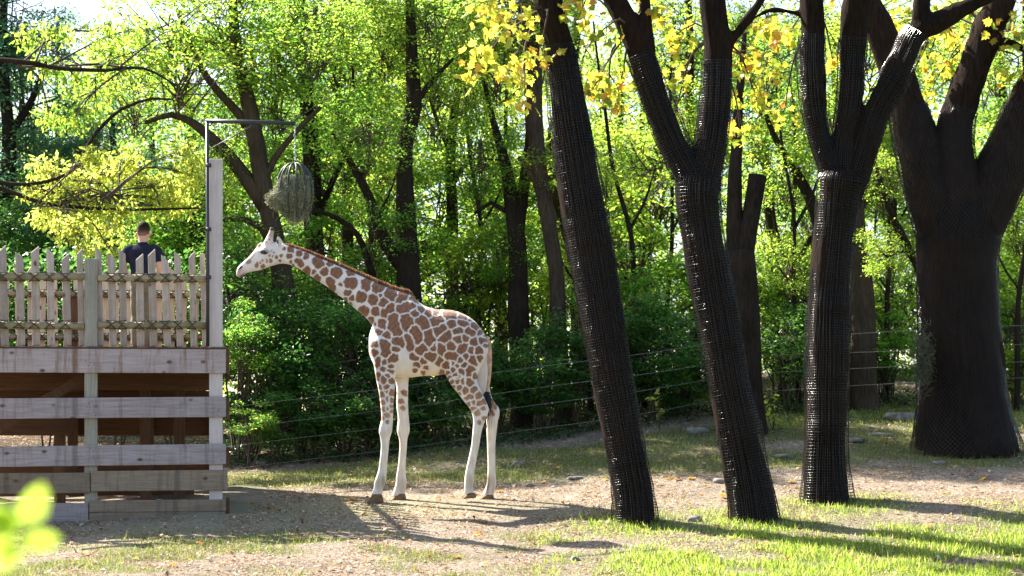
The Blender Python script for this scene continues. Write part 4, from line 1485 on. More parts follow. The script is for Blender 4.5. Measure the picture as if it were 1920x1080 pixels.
gt, gtp, gtl = netted_tree('huge old plane tree with a netted broad trunk and three great limbs', 41.5,
    [(1812, None, 176), (1810, 830, 172), (1806, 780, 162), (1801, 700, 152), (1797, 600, 144), (1796, 500, 142), (1797, 440, 146), (1798, 390, 128), (1797, 350, 92), (1796, 325, 40)],
    [[(1768, 450, 90, -.1), (1758, 400, 98, -.12), (1738, 330, 92, -.05), (1715, 260, 80), (1698, 190, 68), (1678, 120, 62), (1652, 60, 58), (1628, 10, 52), (1600, -60, 44), (1560, -180, 26)],
     [(1796, 450, 110, -.15), (1794, 380, 104, -.15), (1788, 300, 76, -.1), (1793, 230, 64), (1812, 170, 62), (1830, 115, 58), (1850, 55, 58), (1872, 5, 56), (1900, -70, 44), (1940, -180, 26)],
     [(1824, 460, 90, -.1), (1836, 410, 100, -.12), (1868, 345, 102, -.05), (1905, 280, 104), (1935, 210, 104), (1965, 140, 98), (1985, 60, 86), (2040, -40, 64), (2100, -160, 34)],
     [(1832, 112, 20), (1862, 90, 16), (1890, 78, 14), (1925, 96, 12), (1960, 110, 8)]], 200, 4, 0.28, 7, 0.06, True, 'bark_plane', 0.022, 40, 0.0032, 0.05)

# hay caught on the great trunk
r = np.random.default_rng(8)
hb = thing('hay_wad', 'wad of old hay caught in the netting of the huge plane trunk', 'hay', P(1722, 680, 41.0))
mb = MB()
for k in range(900):
    c = np.array([r.normal() * .07 + .06, r.normal() * .06 - 0.1, r.normal() * .2 + .05])
    d = r.normal(size=3)
    d /= np.linalg.norm(d)
    q = np.array([c - d * .07, c + r.normal(size=3) * .02, c + d * .07])
    mb.tube(q, .004, 3, False)
s_ = obj('loose_stalks', mb.mesh('loose_stalks', [M['hay_core']]), hb)
s_['kind'] = 'stuff'


# ------------------------------------------------------------------ sprays of large autumn leaves on those trees
def spray_crown(root, clusters, seed, mat='leaf_plane', size=0.135, template=PLANE, name='crown'):
    """clusters: (from xyz, px, py, Y, radius px, number of leaves); a twig leads to each"""
    r = np.random.default_rng(seed)
    o = np.array(root.location)
    mb = MB()
    PP, OO = [], []
    for (src, px, py, Y, rp, n) in clusters:
        c = P(px, py, Y)
        rr = rp / F * Y
        src = np.asarray(src)
        q = catmull([src, src * .45 + c * .55 + np.array([0, 0, .18]) + r.normal(size=3) * .1, c], .15)
        mb.tube(q - o, np.linspace(.022, .007, len(q)), 5, False, 1)
        p = clump_cloud(r, n, c, np.array([rr, rr * .9, rr * .75]))
        for s in range(max(3, n // 14)):
            e = p[r.integers(n)]
            b0 = q[r.integers(len(q) // 2, len(q))]
            w = catmull([b0, (b0 + e) / 2 + np.array([0, 0, .06]), e], .12)
            mb.tube(w - o, np.linspace(.008, .003, len(w)), 4, False, 1)
        PP.append(p - o)
        OO.append((p - c) / rr)
    p, d = np.concatenate(PP), np.concatenate(OO)
    n = len(p)
    nn = r.normal(size=(n, 3)) * .7 + np.array([.25, -.6, .05])
    dd = d * .5 + r.normal(size=(n, 3)) * .5 + np.array([0, 0, -.55])
    v, f = scatter(template, p, basis(nn, dd), size * r.uniform(.65, 1.2, n))
    mb.add(v, f, 0)
    return obj(name, mb.mesh(name, [M[mat], M['twig']]), root)


def along(path, py, Y):
    q = catmull(path, .1)
    z = CZ + (HOR - py) / F * Y
    return q[np.argmin(abs(q[:, 2] - z)), :3]


a1 = along(t1l[0], 20, 33.9)
spray_crown(t1, [(a1, 955, 40, 33.2, 60, 60), (a1, 905, 20, 33.6, 40, 30), (a1, 900, 110, 33.8, 36, 26), (a1, 960, 135, 34.0, 50, 40), (a1, 1010, 105, 33.6, 40, 26), (a1, 880, 150, 34.0, 22, 10),
                 (a1, 985, 190, 33.3, 34, 16), (a1, 935, -50, 33.4, 70, 60), (along(t1l[1], -120, 33.9), 1110, -140, 33.9, 80, 60), (a1, 990, -170, 33.2, 90, 70)], 31, 'leaf_plane_yellow')
a2 = along(t2l[0], 60, 34.0)
a22 = along(t2l[1], 60, 34.0)
spray_crown(t2, [(a2, 1125, 60, 33.4, 46, 26), (a2, 1110, 170, 34.0, 44, 34), (a2, 1165, 150, 34.2, 40, 30), (a2, 1140, 190, 34.0, 34, 20), (a2, 1090, 20, 33.6, 40, 22), (a2, 1225, 20, 34.0, 40, 26),
                 (a22, 1260, 70, 34.4, 46, 36), (a22, 1275, 140, 34.6, 40, 28), (a22, 1265, 215, 34.6, 32, 18), (a22, 1400, 110, 34.3, 46, 40), (a22, 1420, 190, 34.5, 46, 40), (a22, 1395, 250, 34.6, 36, 22),
                 (a22, 1440, 55, 34.2, 44, 34), (a22, 1450, 130, 34.8, 36, 22), (along(t2l[3], -20, 34.0), 1480, -80, 34.0, 90, 60), (a2, 1120, -130, 34.0, 90, 60), (a22, 1330, -200, 34.0, 100, 70)], 32)
a3 = along(t3l[0], 40, 35.6)
spray_crown(t3, [(a3, 1478, 70, 35.8, 36, 22), (a3, 1470, 210, 36.2, 40, 20), (a3, 1560, 110, 36.4, 26, 14), (along(t3l[2], 40, 35.6), 1790, 70, 36.0, 40, 22), (along(t3l[2], 40, 35.6), 1740, 110, 36.6, 34, 16),
                 (along(t3l[1], -120, 35.6), 1640, -150, 35.2, 110, 80), (along(t3l[2], -90, 35.6), 1900, -110, 35.6, 110, 70), (a3, 1500, -150, 35.2, 90, 60)], 33)
g0 = along(gtl[1], 60, 41.5)
spray_crown(gt, [(g0, 1745, 60, 42.0, 50, 50), (g0, 1770, 130, 42.2, 44, 40), (g0, 1735, 180, 42.4, 36, 26), (along(gtl[3], 90, 41.5), 1890, 60, 41.2, 46, 34), (along(gtl[3], 90, 41.5), 1905, 140, 41.4, 40, 24),
                 (g0, 1800, 20, 42.0, 50, 40), (g0, 1690, 40, 42.0, 50, 40), (along(gtl[0], -60, 41.5), 1600, -80, 41.5, 130, 110), (g0, 1850, -120, 41.5, 140, 120), (along(gtl[2], 0, 41.5), 2000, 20, 41.5, 110, 90), (along(gtl[2], -100, 41.5), 2050, -140, 41.5, 150, 120)], 34, size=0.145)

# ------------------------------------------------------------------ crowns shared by the woodland
CR = {
    'g1': crown_mesh('crown_g1', 101, (2.3, 2.0, 1.8), 46, 98, 0.122, M['leaf_green']),
    'g2': crown_mesh('crown_g2', 102, (2.1, 1.9, 2.1), 42, 98, 0.122, M['leaf_green']),
    'l1': crown_mesh('crown_l1', 103, (2.3, 2.0, 1.7), 44, 98, 0.122, M['leaf_lime']),
    'l2': crown_mesh('crown_l2', 104, (2.0, 1.8, 2.2), 40, 98, 0.122, M['leaf_lime']),
    'd1': crown_mesh('crown_d1', 105, (2.0, 1.7, 1.5), 44, 360, 0.1, M['leaf_dark']),
    'd2': crown_mesh('crown_d2', 106, (1.7, 1.5, 1.7), 38, 360, 0.095, M['leaf_dark']),
    'b1': crown_mesh('crown_b1', 107, (2.4, 2.0, 2.2), 46, 170, 0.115, M['leaf_blue']),
    'y1': crown_mesh('crown_y1', 108, (2.0, 1.6, 1.2), 36, 220, 0.12, M['leaf_yellow'], 0.5, flat=0.35, clump=(0.35, 0.65)),
}


def wood_tree(label, cat, Y, trunk, branches, crowns, mat='bark_dark', group='woodland trees behind the wire fence', seed=0, name='woodland_tree'):
    tp = pxpath(trunk, Y)
    root = thing(name, label, cat, tp[0, :3] + np.array([0, 0, .25]), group=group)
    o = np.array(root.location)
    mb = MB()
    rel = lambda q: np.hstack([q[:, :3] - o, q[:, 3:]])
    add_trunk(mb, rel(tp), step=.2, n=14, seed=seed, flare=.2, roots=5, rough=.09)
    for k, b in enumerate(branches):
        add_trunk(mb, rel(pxpath(b, Y)), step=.2, n=10, seed=seed + k + 1, rough=.08)
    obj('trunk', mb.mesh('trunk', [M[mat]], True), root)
    rr = random.Random(seed + 50)
    for c in crowns:
        kind, px, py, s = c[:4]
        dY = c[4] if len(c) > 4 else rr.uniform(-.5, .8)
        p = P(px, py, Y + dY)
        obj('crown', CR[kind], root, tuple(p - o), (0, 0, rr.uniform(0, 6.28)), (s, s, s * rr.uniform(.85, 1.05)))
    return root


G0 = 'woodland trees behind the wire fence'
wood_tree('grey brown tree with a heavy leaning limb, behind the hanging hay cage', 'tree', 44,
          [(548, None, 46), (532, 560, 40), (512, 430, 36), (492, 330, 34), (468, 215, 30), (450, 120, 24), (440, 40, 18), (435, -60, 12)],
          [[(498, 390, 28), (456, 325, 26), (425, 285, 24), (395, 255, 20), (365, 232, 16), (320, 215, 12), (270, 230, 8)],
           [(462, 235, 20), (448, 213, 18), (407, 167, 16), (380, 130, 14), (355, 80, 10), (330, 20, 7)],
           [(515, 480, 14), (490, 425, 14), (455, 410, 12), (415, 412, 10), (370, 430, 6)],
           [(490, 350, 16), (520, 290, 12), (560, 240, 10), (600, 200, 7)]],
          [('l1', 330, 90, .85), ('l2', 440, 20, .8), ('g1', 520, 130, .7), ('l1', 250, 170, .55), ('l2', 400, 320, .45), ('g1', 470, 500, .5), ('l1', 590, 60, .6)], 'bark_brown', seed=1)
wood_tree('dark straight tree trunk rising beside the hay cage chain', 'tree', 48,
          [(602, None, 40), (592, 480, 36), (585, 330, 32), (578, 230, 30), (574, 150, 28), (565, 60, 24), (560, -60, 18), (575, -240, 9)],
          [[(590, 420, 14), (630, 330, 12), (660, 260, 8)], [(578, 200, 14), (540, 140, 10), (500, 90, 7)]],
          [('g2', 560, 20, .75), ('g1', 640, 140, .6), ('g2', 500, 230, .7), ('g1', 600, 330, .7), ('l1', 650, 10, .7), ('g2', 560, -220, .9), ('l1', 640, -300, .85)], seed=2)
wood_tree('slender trunk between two darker trunks above the giraffe back', 'tree', 50,
          [(662, None, 26), (652, 400, 22), (645, 250, 20), (632, 130, 18), (625, 20, 14), (622, -60, 10)],
          [[(645, 260, 10), (680, 180, 8), (700, 110, 5)]],
          [('l1', 660, 60, .65), ('l2', 700, 200, .65), ('g2', 640, 300, .8), ('l1', 720, 350, .6)], seed=3)
wood_tree('thick dark crooked trunk rising from behind the giraffe shoulders', 'tree', 45,
          [(778, None, 50), (768, 540, 44), (762, 430, 37), (757, 330, 31), (762, 260, 31), (779, 200, 29), (773, 110, 23), (768, 40, 19), (765, -60, 14), (760, -200, 9)],
          [[(757, 505, 30), (718, 445, 24), (692, 375, 18), (655, 300, 12), (625, 250, 7)],
           [(700, 520, 13), (668, 440, 12), (615, 402, 9), (560, 390, 5)],
           [(775, 200, 12), (810, 150, 10), (850, 110, 6)]],
          [('l1', 720, 60, .6), ('l2', 810, 70, .6), ('g2', 700, 440, .5), ('l1', 820, 200, .5), ('g1', 690, 260, .45), ('g1', 700, -170, .85), ('l2', 800, -220, .85)], seed=4)
wood_tree('thin dark trunk between the crooked trunk and the forked pair', 'tree', 50,
          [(852, None, 26), (848, 420, 22), (845, 330, 20), (850, 240, 18), (862, 130, 12), (870, -60, 8)],
          [[(848, 350, 9), (880, 300, 7), (935, 300, 5)], [(850, 300, 10), (820, 230, 8), (800, 160, 5)]],
          [('l1', 860, 60, .8), ('l2', 880, 230, .8), ('g1', 830, 400, .7), ('l1', 920, 380, .6)], seed=5)
wood_tree('dark ivy clad trunk with a narrow fork, behind the giraffe rump', 'tree', 46,
          [(980, None, 46), (973, 600, 40), (970, 480, 34), (960, 390, 30), (947, 300, 22), (925, 225, 13), (905, 150, 8)],
          [[(968, 450, 26), (980, 360, 22), (990, 300, 20), (995, 250, 16), (985, 150, 10)], [(968, 410, 10), (920, 380, 8), (890, 400, 5)]],
          [('l1', 930, 110, .6), ('g1', 900, 300, .5), ('l2', 1000, 60, .6)], seed=6)
wood_tree('brown leaning trunk between the ivy clad tree and the first netted tree', 'tree', 45.5,
          [(1058, None, 36), (1046, 560, 31), (1032, 450, 29), (1022, 380, 29), (1010, 290, 29), (999, 200, 32), (1000, 110, 28), (988, 45, 22), (978, -60, 18), (975, -220, 9)],
          [[(1030, 420, 14), (1005, 340, 14), (975, 295, 10)], [(1000, 120, 12), (1020, 50, 10), (1035, -30, 7)]],
          [('l2', 960, 20, .6), ('l1', 1060, 320, .4), ('g1', 940, 470, .4), ('g1', 930, -190, .85), ('l2', 1040, -230, .85)], 'bark_brown', seed=7)
wood_tree('thin trunk passing behind the first netted tree', 'tree', 52,
          [(1090, None, 26), (1075, 500, 22), (1046, 380, 20), (1030, 270, 19), (1060, 170, 18), (1078, 107, 18), (1084, 20, 16), (1090, -60, 12), (1090, -220, 7)],
          [[(1160, 560, 7), (1180, 450, 9), (1200, 510, 7)][:0] or [(1060, 440, 10), (1110, 370, 8), (1150, 300, 5)]],
          [('l1', 1100, 300, .7), ('l2', 1150, 440, .7), ('l1', 1180, 300, .6), ('l1', 1130, -130, .8), ('l2', 1060, -300, .7)], seed=8)
wood_tree('dark forked stump with one limb cut off flat, behind the forked netted tree', 'tree', 43,
          [(1402, None, 72), (1396, 700, 66), (1391, 600, 62), (1388, 530, 62), (1386, 470, 60)],
          [[(1388, 510, 42), (1402, 440, 38), (1412, 380, 35), (1419, 328, 34)], [(1384, 510, 36), (1377, 430, 31), (1376, 340, 27), (1382, 260, 20), (1390, 160, 14), (1395, 60, 8)]],
          [], group=None, seed=9)
wood_tree('ivy grown brown trunk between the three limbed tree and the huge plane', 'tree', 46,
          [(1622, None, 54), (1617, 620, 48), (1613, 520, 42), (1606, 430, 37), (1600, 330, 31), (1596, 200, 25), (1590, 60, 20), (1588, -60, 15)],
          [[(1608, 400, 12), (1660, 330, 9), (1690, 260, 5)]],
          [('l1', 1620, 60, .8), ('l2', 1560, 230, .6), ('l1', 1690, 250, .6)], 'bark_brown', seed=10)
wood_tree('slim trunk seen between the two limbs of the forked netted tree', 'tree', 50,
          [(1302, None, 22), (1300, 420, 19), (1298, 300, 18), (1294, 150, 16), (1288, -60, 10)],
          [[(1299, 330, 8), (1250, 260, 7), (1220, 200, 5)]],
          [('l2', 1270, 100, .8), ('l1', 1230, 330, .8), ('g1', 1330, 360, .6), ('l2', 1420, 200, .8), ('l1', 1440, 60, .7)], seed=11)
wood_tree('slim curving tree leaning away behind the three limbed netted tree', 'tree', 47,
          [(1562, None, 26), (1548, 520, 24), (1527, 400, 22), (1497, 332, 19), (1462, 272, 13), (1430, 200, 8)],
          [[(1530, 430, 9), (1480, 500, 8), (1455, 420, 6), (1450, 340, 4)]],
          [('l1', 1470, 330, .55), ('l2', 1480, 500, .4), ('g1', 1440, 130, .6)], seed=12)
wood_tree('slanting dark sapling trunk in front of the ivy grown brown trunk', 'tree', 44.5,
          [(1768, None, 22), (1735, 545, 18), (1695, 455, 16), (1668, 395, 12), (1640, 300, 7)],
          [[(1700, 470, 7), (1660, 480, 6), (1630, 440, 4)]],
          [('l2', 1670, 470, .32), ('l1', 1660, 330, .4)], seed=13)
wood_tree('big blue green tree standing beyond the picket fence', 'tree', 50,
          [(-10, None, 44), (0, 500, 38), (15, 300, 28), (10, 160, 20), (5, 40, 16), (10, -60, 12), (20, -200, 7)],
          [[(10, 260, 18), (60, 190, 14), (90, 110, 8)]],
          [('b1', 10, 330, .85), ('b1', 60, 180, .75), ('b1', -60, 120, .8), ('b1', 110, 420, .7), ('d1', 0, 470, .8), ('b1', 30, 40, .6), ('b1', 190, 300, .5), ('d1', 130, 560, .7), ('b1', 40, -170, .9), ('b1', -110, -130, .9), ('b1', 150, -260, .8)], seed=14)
wood_tree('slender grey tree beyond the right flank of the huge plane', 'tree', 48,
          [(1945, None, 30), (1940, 480, 26), (1930, 300, 22), (1925, 100, 14), (1920, -60, 8)], [],
          [('l1', 1900, 300, .6), ('l1', 1930, 560, .6), ('l2', 1860, 90, .6), ('l2', 1960, 420, .6)], seed=15)

# yellow tree whose boughs hang over the platform from the left
yt = wood_tree('pale yellow tree with low drooping boughs reaching over the picket fence', 'tree', 41.5,
          [(-170, None, 60), (-160, 500, 52), (-140, 300, 44), (-110, 180, 36), (-70, 120, 26)],
          [[(-110, 170, 18), (-40, 118, 12), (40, 116, 10), (110, 128, 9), (200, 132, 7), (270, 128, 5), (330, 160, 3)],
           [(-140, 360, 16), (-20, 350, 9), (80, 380, 7), (200, 392, 6), (300, 392, 5), (372, 390, 4)],
           [(-120, 300, 14), (20, 345, 8), (130, 325, 7), (175, 255, 7), (225, 205, 6), (285, 185, 5), (322, 186, 4)]],
          [], seed=16, group=None, name='yellow_tree')
tpz = lambda px, py: P(px, py, 41.5)
cl = []
ry = np.random.default_rng(61)
for (x, y, rp, n) in [(90, 320, 44, 150), (150, 345, 50, 190), (210, 330, 50, 190), (265, 345, 48, 180), (320, 350, 44, 150), (110, 380, 44, 150), (180, 400, 50, 190), (230, 395, 40, 120), (290, 385, 40, 110), (130, 430, 44, 150), (195, 440, 44, 150),
                     (85, 405, 36, 110), (340, 385, 36, 100), (360, 330, 34, 100), (170, 295, 34, 100), (240, 300, 40, 110), (160, 468, 24, 40), (60, 360, 26, 50), (210, 475, 20, 25), (350, 290, 40, 90)]:
    cl.append((tpz(ry.uniform(60, 300), 385), x, y, 41.5 + ry.uniform(-.6, .6), rp, n))
for (x, y, rp, n) in [(60, 70, 44, 110), (110, 60, 40, 80), (150, 150, 50, 120), (90, 130, 40, 90), (230, 130, 50, 120), (300, 120, 50, 110), (200, 60, 44, 90), (260, 60, 50, 90), (140, 220, 50, 120), (330, 60, 44, 70), (95, 220, 36, 70), (180, 190, 40, 70)]:
    cl.append((tpz(ry.uniform(0, 240), 126), x, y, 41.5 + ry.uniform(-.6, .8), rp, n))
LANCE = (LEAF[0] * np.array([1, .75, 1]), LEAF[1])
cl = [(a_, b_, c_, d_, e_, int(f_ * 1.7)) for a_, b_, c_, d_, e_, f_ in cl]
spray_crown(yt, cl[:20], 62, 'leaf_yellow', 0.108, LANCE)
spray_crown(yt, cl[20:], 63, 'leaf_lime', 0.108, LANCE)

# ------------------------------------------------------------------ second row of the wood
rr = random.Random(17)
kinds = ['l1', 'l2', 'g1', 'g2']
sides = ['pale barked tree of the second row of the wood', 'tree of the second row of the wood with loose lime crown']
k = 0
for px in range(-120, 2080, 105):
    Y = rr.uniform(54, 60)
    x = px + rr.uniform(-40, 40)
    w = rr.uniform(14, 24)
    lean = rr.uniform(-40, 40)
    cs = []
    top = 60 if px > 520 else 150
    for q in range(3):
        cs.append((rr.choice(kinds if px > 60 else ['b1', 'g1', 'l1']), x + rr.uniform(-90, 90), rr.uniform(top, 620), rr.uniform(.65, 1.0)))
    if px < 480 or px > 1700:
        cs += [(rr.choice(['g1', 'l1', 'g2']), x + rr.uniform(-60, 60), rr.uniform(330, 560), .85), (rr.choice(['g1', 'l2']), x + rr.uniform(-60, 60), rr.uniform(420, 640), .8)]
    wood_tree('slim lime green tree in the second row of the wood', 'tree', Y,
              [(x, None, w), (x + lean * .5, 450, w * .8), (x + lean, 200, w * .6), (x + lean * 1.3, 40, w * .35)], [], cs, 'bark_dark' if k % 2 else 'bark_brown',
              'lime green trees of the second row', 200 + k)
    k += 1

# slim young stems between the larger trunks
for q, (px, Y, lean, w, lab, cs) in enumerate([
        (705, 47, -30, 12, 'thin dark stem rising between the crooked trunk and the hay cage', [('g1', 690, 230, .35)]),
        (905, 48, -22, 11, 'thin stem leaning left of the ivy clad trunk', [('l1', 880, 160, .4)]),
        (930, 49, 20, 13, 'slender dark stem just left of the ivy clad trunk', [('l2', 960, 240, .35)]),
        (1110, 47, -60, 11, 'thin stem slanting behind the lower half of the first netted trunk', []),
        (1212, 46.5, -65, 13, 'thin bare stem slanting toward the first netted trunk', [('l1', 1140, 330, .3)]),
        (1245, 49, 15, 10, 'thin upright stem between the first and the forked netted trees', [('l2', 1260, 250, .4)]),
        (1465, 48, 25, 12, 'thin stem rising beside the flat cut stump limb', [('l1', 1480, 260, .4)]),
        (1500, 46.5, -30, 9, 'thin crooked stem left of the three limbed netted trunk', []),
        (1660, 47, 14, 10, 'thin stem between the ivy grown trunk and the huge plane', [('l2', 1670, 280, .3)]),
        (1905, 46, 18, 12, 'thin stem standing right of the huge plane trunk', [('l1', 1910, 420, .4)])]):
    wood_tree(lab, 'tree', Y, [(px, None, w), (px + lean * .35, 560, w * .9), (px + lean * .6 + 8, 430, w * .75), (px + lean, 300, w * .6), (px + lean * 1.2 - 6, 170, w * .45), (px + lean * 1.5, 40, w * .25)],
              [[(px + lean * .6 + 8, 430, w * .5), (px + lean * .6 + 40, 370, w * .35), (px + lean * .6 + 58, 310, w * .2)],
               [(px + lean * .35, 545, w * .4), (px + lean * .35 - 34, 490, w * .3), (px + lean * .35 - 50, 420, w * .18)]], cs, 'bark_dark',
              'slim young stems between the larger trunks', 400 + q, 'young_tree')

# a far wood that closes the view
r = np.random.default_rng(44)
n = 42000
X = r.uniform(-22, 24, n)
Yf = r.uniform(64, 84, n)
top = 7.5 + 2.2 * snoise(X / 4, Yf / 6, 9) + 0.06 * (Yf - 64) * 10 * 0.15
Zf = h(X, Yf) + top * r.uniform(0, 1, n) ** .8
keep = snoise(X / 1.4 + Zf * .6, Zf / 1.1 + Yf * .25, 13) > -.35
p = np.stack([X, Yf, Zf], -1)[keep]
v, f = scatter(LEAF, p, leaf_rot(r, len(p)), r.uniform(.18, .36, len(p)))
fw = obj('far_wood', mesh_np('far_wood', v, f, [M['leaf_lime']]))
tag(fw, 'far sunlit mass of leaves closing the view between the trunks', None, None, 'stuff')

# ------------------------------------------------------------------ shrubs below the trees
SH = {
    'd1': crown_mesh('shrub_d1', 301, (1.0, .8, .9), 30, 150, 0.088, M['leaf_dark'], clump=(.25, .45)),
    'd2': crown_mesh('shrub_d2', 302, (.9, .8, 1.2), 30, 145, 0.088, M['leaf_dark'], clump=(.25, .45)),
    'g1': crown_mesh('shrub_g1', 303, (.9, .8, 1.1), 26, 125, 0.09, M['leaf_green'], clump=(.22, .42)),
    'l1': crown_mesh('shrub_l1', 304, (.9, .8, 1.0), 22, 105, 0.09, M['leaf_lime'], clump=(.22, .4)),
}


def shrub(label, kind, px, py, Y, s, sz=1.0, group=None, seed=0):
    c = P(px, py, Y)
    g = hz(c[0], c[1])
    root = thing('shrub', label, 'shrub', (c[0], c[1], g), group=group)
    rr = random.Random(seed)
    obj('foliage', SH[kind], root, (0, 0, c[2] - g), (0, 0, rr.uniform(0, 6.28)), (s, s, s * sz))
    mb = MB()
    for k in range(4):
        e = np.array([rr.uniform(-.4, .4) * s, rr.uniform(-.3, .3) * s, c[2] - g + rr.uniform(-.4, .3) * s])
        b0 = np.array([rr.uniform(-.1, .1), rr.uniform(-.1, .1), -.08])
        q = catmull([b0, (b0 + e) / 2 + np.array([rr.uniform(-.1, .1), 0, 0]), e], .2)
        mb.tube(q, np.linspace(.022, .008, len(q)), 5, False)
    obj('stem', mb.mesh('stem', [M['twig']]), root)
    return root


GS = 'dark shrubs along the wire fence'
lab_d = ['rounded dark shrub beside the platform corner, behind the lower fence wires',
         'tall dark shrub behind the giraffe throat, beside the grey brown tree',
         'broad dark shrub filling the gap in front of the giraffe chest',
         'dark shrub behind the middle of the giraffe neck',
         'dark shrub rising behind the giraffe shoulder',
         'dark shrub behind the giraffe back and belly',
         'dark shrub directly behind the giraffe tail',
         'low dark shrub at the foot of the brown leaning trunk',
         'tall dark shrub between the first and the forked netted trees',
         'dark shrub behind the fence wires right of the first netted trunk',
         'dark shrub against the left side of the forked netted trunk',
         'dark shrub between the forked stump and the three limbed tree',
         'low dark shrub by the fence wires before the giraffe chest',
         'low dark shrub seen just before the giraffe front legs',
         'low dark shrub seen between the giraffe front and hind legs',
         'small dark shrub at the wires next to the platform',
         'dark shrub half hidden by the first netted trunk',
         'dark shrub below the giraffe muzzle, beside the corner post',
         'tall dark shrub below the hay cage, behind the giraffe neck',
         'small low shrub at the foot of the wires right of the first netted tree',
         'small low shrub under the wires left of the forked netted tree',
         'small dark shrub behind the giraffe hind legs',
         'small shrub at the foot of the ivy clad trunk',
         'dark shrub seen through the pickets beside the corner post',
         'dark shrub seen through the pickets behind the person',
         'dark shrub seen through the pickets left of the green post',
         'dark shrub at the far end of the picket fence']
k = 0
for (kind, px, py, Y, s, sz) in [('d1', 470, 700, 42.2, 1.0, 1.1), ('d2', 560, 670, 43.0, .9, 1.1), ('d1', 640, 690, 42.6, 1.1, 1.0), ('d2', 690, 640, 43.6, .95, 1.0), ('d1', 760, 670, 43.2, 1.0, 1.0), ('d1', 850, 670, 43.8, .9, .9),
                                ('d2', 940, 700, 44.2, .8, .8), ('d1', 1020, 690, 44.0, .9, .9), ('d2', 1190, 630, 45.0, .9, .9), ('d1', 1230, 660, 44.6, 1.0, .9), ('d1', 1290, 660, 45.4, .85, .9), ('d2', 1480, 650, 46.0, .9, .9),
                                ('d1', 590, 770, 41.8, .8, .8), ('d1', 700, 760, 42.0, .9, .8), ('d1', 820, 740, 42.8, .9, .8), ('d1', 520, 790, 41.4, .7, .7), ('d2', 1080, 650, 44.6, .9, 1.0), ('d1', 440, 560, 43.4, 1.0, 1.0), ('d2', 620, 600, 44.4, .9, 1.0),
                                ('d1', 1160, 720, 44.6, .7, .6), ('d1', 1270, 730, 45.2, .7, .6), ('d1', 900, 740, 43.4, .7, .6), ('d1', 1010, 750, 43.8, .6, .5), ('d2', 330, 640, 43.0, 1.2, 1.2), ('d2', 220, 620, 43.4, 1.2, 1.2), ('d1', 90, 620, 43.6, 1.3, 1.2), ('d1', -20, 600, 43.8, 1.3, 1.2)]:
    shrub(lab_d[k], kind, px, py, Y, s, sz, GS, k)
    k += 1
GL = 'lighter shrubs between the trunks'
lab_l = ['light leafy shrub right against the platform corner',
         'light shrub below the hay cage at the tree with the leaning limb',
         'bright lime shrub between the giraffe rump and the ivy clad trunk',
         'lime shrub just above the giraffe rump',
         'green shrub above the giraffe back, right of the crooked trunk',
         'bright lime shrub high between the first and the forked netted trees',
         'green shrub low between the first and the forked netted trees',
         'green shrub between the forked stump and the three limbed netted tree',
         'small lime shrub at the foot of the slim curving tree',
         'bright shrub between the ivy grown trunk and the huge plane',
         'green shrub beside the hay wad of the huge plane',
         'lime shrub behind the three limbed netted trunk',
         'green shrub right of the huge plane trunk',
         'small lime shrub at the root of the huge plane, on its far flank',
         'lime shrub against the left edge of the first netted trunk',
         'green shrub behind the forked netted trunk',
         'green shrub at the foot of the thick crooked trunk',
         'green shrub between the hay cage and the crooked trunk',
         'lime shrub between the ivy clad trunk and the brown leaning trunk',
         'tiny green shrub under the fence wires by the platform']
for (kind, px, py, Y, s, sz) in [('g1', 455, 640, 41.6, .7, 1.1), ('g1', 520, 540, 44.6, 1.0, 1.0), ('l1', 900, 520, 47, 1.1, 1.2), ('l1', 920, 620, 47.4, 1.0, 1.2), ('g1', 860, 540, 47, .9, 1.2), ('l1', 1200, 480, 49, 1.2, 1.0), ('g1', 1180, 560, 46.4, 1.0, 1.0),
                                ('g1', 1500, 560, 48, 1.1, 1.2), ('l1', 1460, 640, 47.4, .9, 1.0), ('l1', 1670, 570, 48, 1.1, 1.1), ('g1', 1660, 660, 46.8, .9, .9), ('l1', 1580, 600, 49, 1.0, 1.2), ('g1', 1900, 620, 47, 1.0, 1.2), ('l1', 1920, 700, 46.6, .8, .8),
                                ('l1', 1090, 560, 47.5, .9, 1.0), ('g1', 1330, 520, 48, 1.1, 1.1), ('g1', 750, 470, 47.6, 1.1, 1.0), ('g1', 590, 470, 47, 1.1, 1.0), ('l1', 1000, 560, 48.6, 1.0, 1.2), ('g1', 470, 790, 40.9, .5, .7)]:
    shrub(lab_l[k - 27], kind, px, py, Y, s, sz, GL, k)
    k += 1

# ------------------------------------------------------------------ the wire fence
wf = thing('wire_fence', 'low fence of thin sagging strand wires in front of the dark shrubs', 'fence', P(430, 850, 40.4))
o = np.array(wf.location)
def wy(px):
    return np.interp(px, [380, 430, 1120, 1330, 1500, 1720, 1960], [40.3, 40.4, 42.6, 43.6, 44.2, 44.8, 45])
for wire in ([(380, 771), (426, 766), (824, 714), (1120, 674), (1313, 648), (1450, 640), (1600, 625), (1730, 618), (1960, 610)],
             [(380, 813), (426, 807), (711, 769), (917, 741), (1120, 713), (1322, 684), (1450, 668), (1600, 660), (1730, 655), (1960, 645)],
             [(380, 845), (426, 839), (711, 802), (1120, 744), (1331, 712), (1450, 700), (1600, 690), (1730, 685), (1960, 678)],
             [(380, 888), (426, 882), (711, 845), (917, 817), (1120, 789), (1331, 752), (1450, 735), (1600, 722), (1730, 716), (1960, 708)]):
    q = np.array([P(a_, b_, wy(a_)) for a_, b_ in wire]) - o
    q = catmull(q, .3)
    q[:, 2] += .012 * np.sin(np.arange(len(q)) * .45)
    mb = MB()
    mb.tube(q, .0036, 4)
    obj('wire', mb.mesh('wire', [M['wire']]), wf)
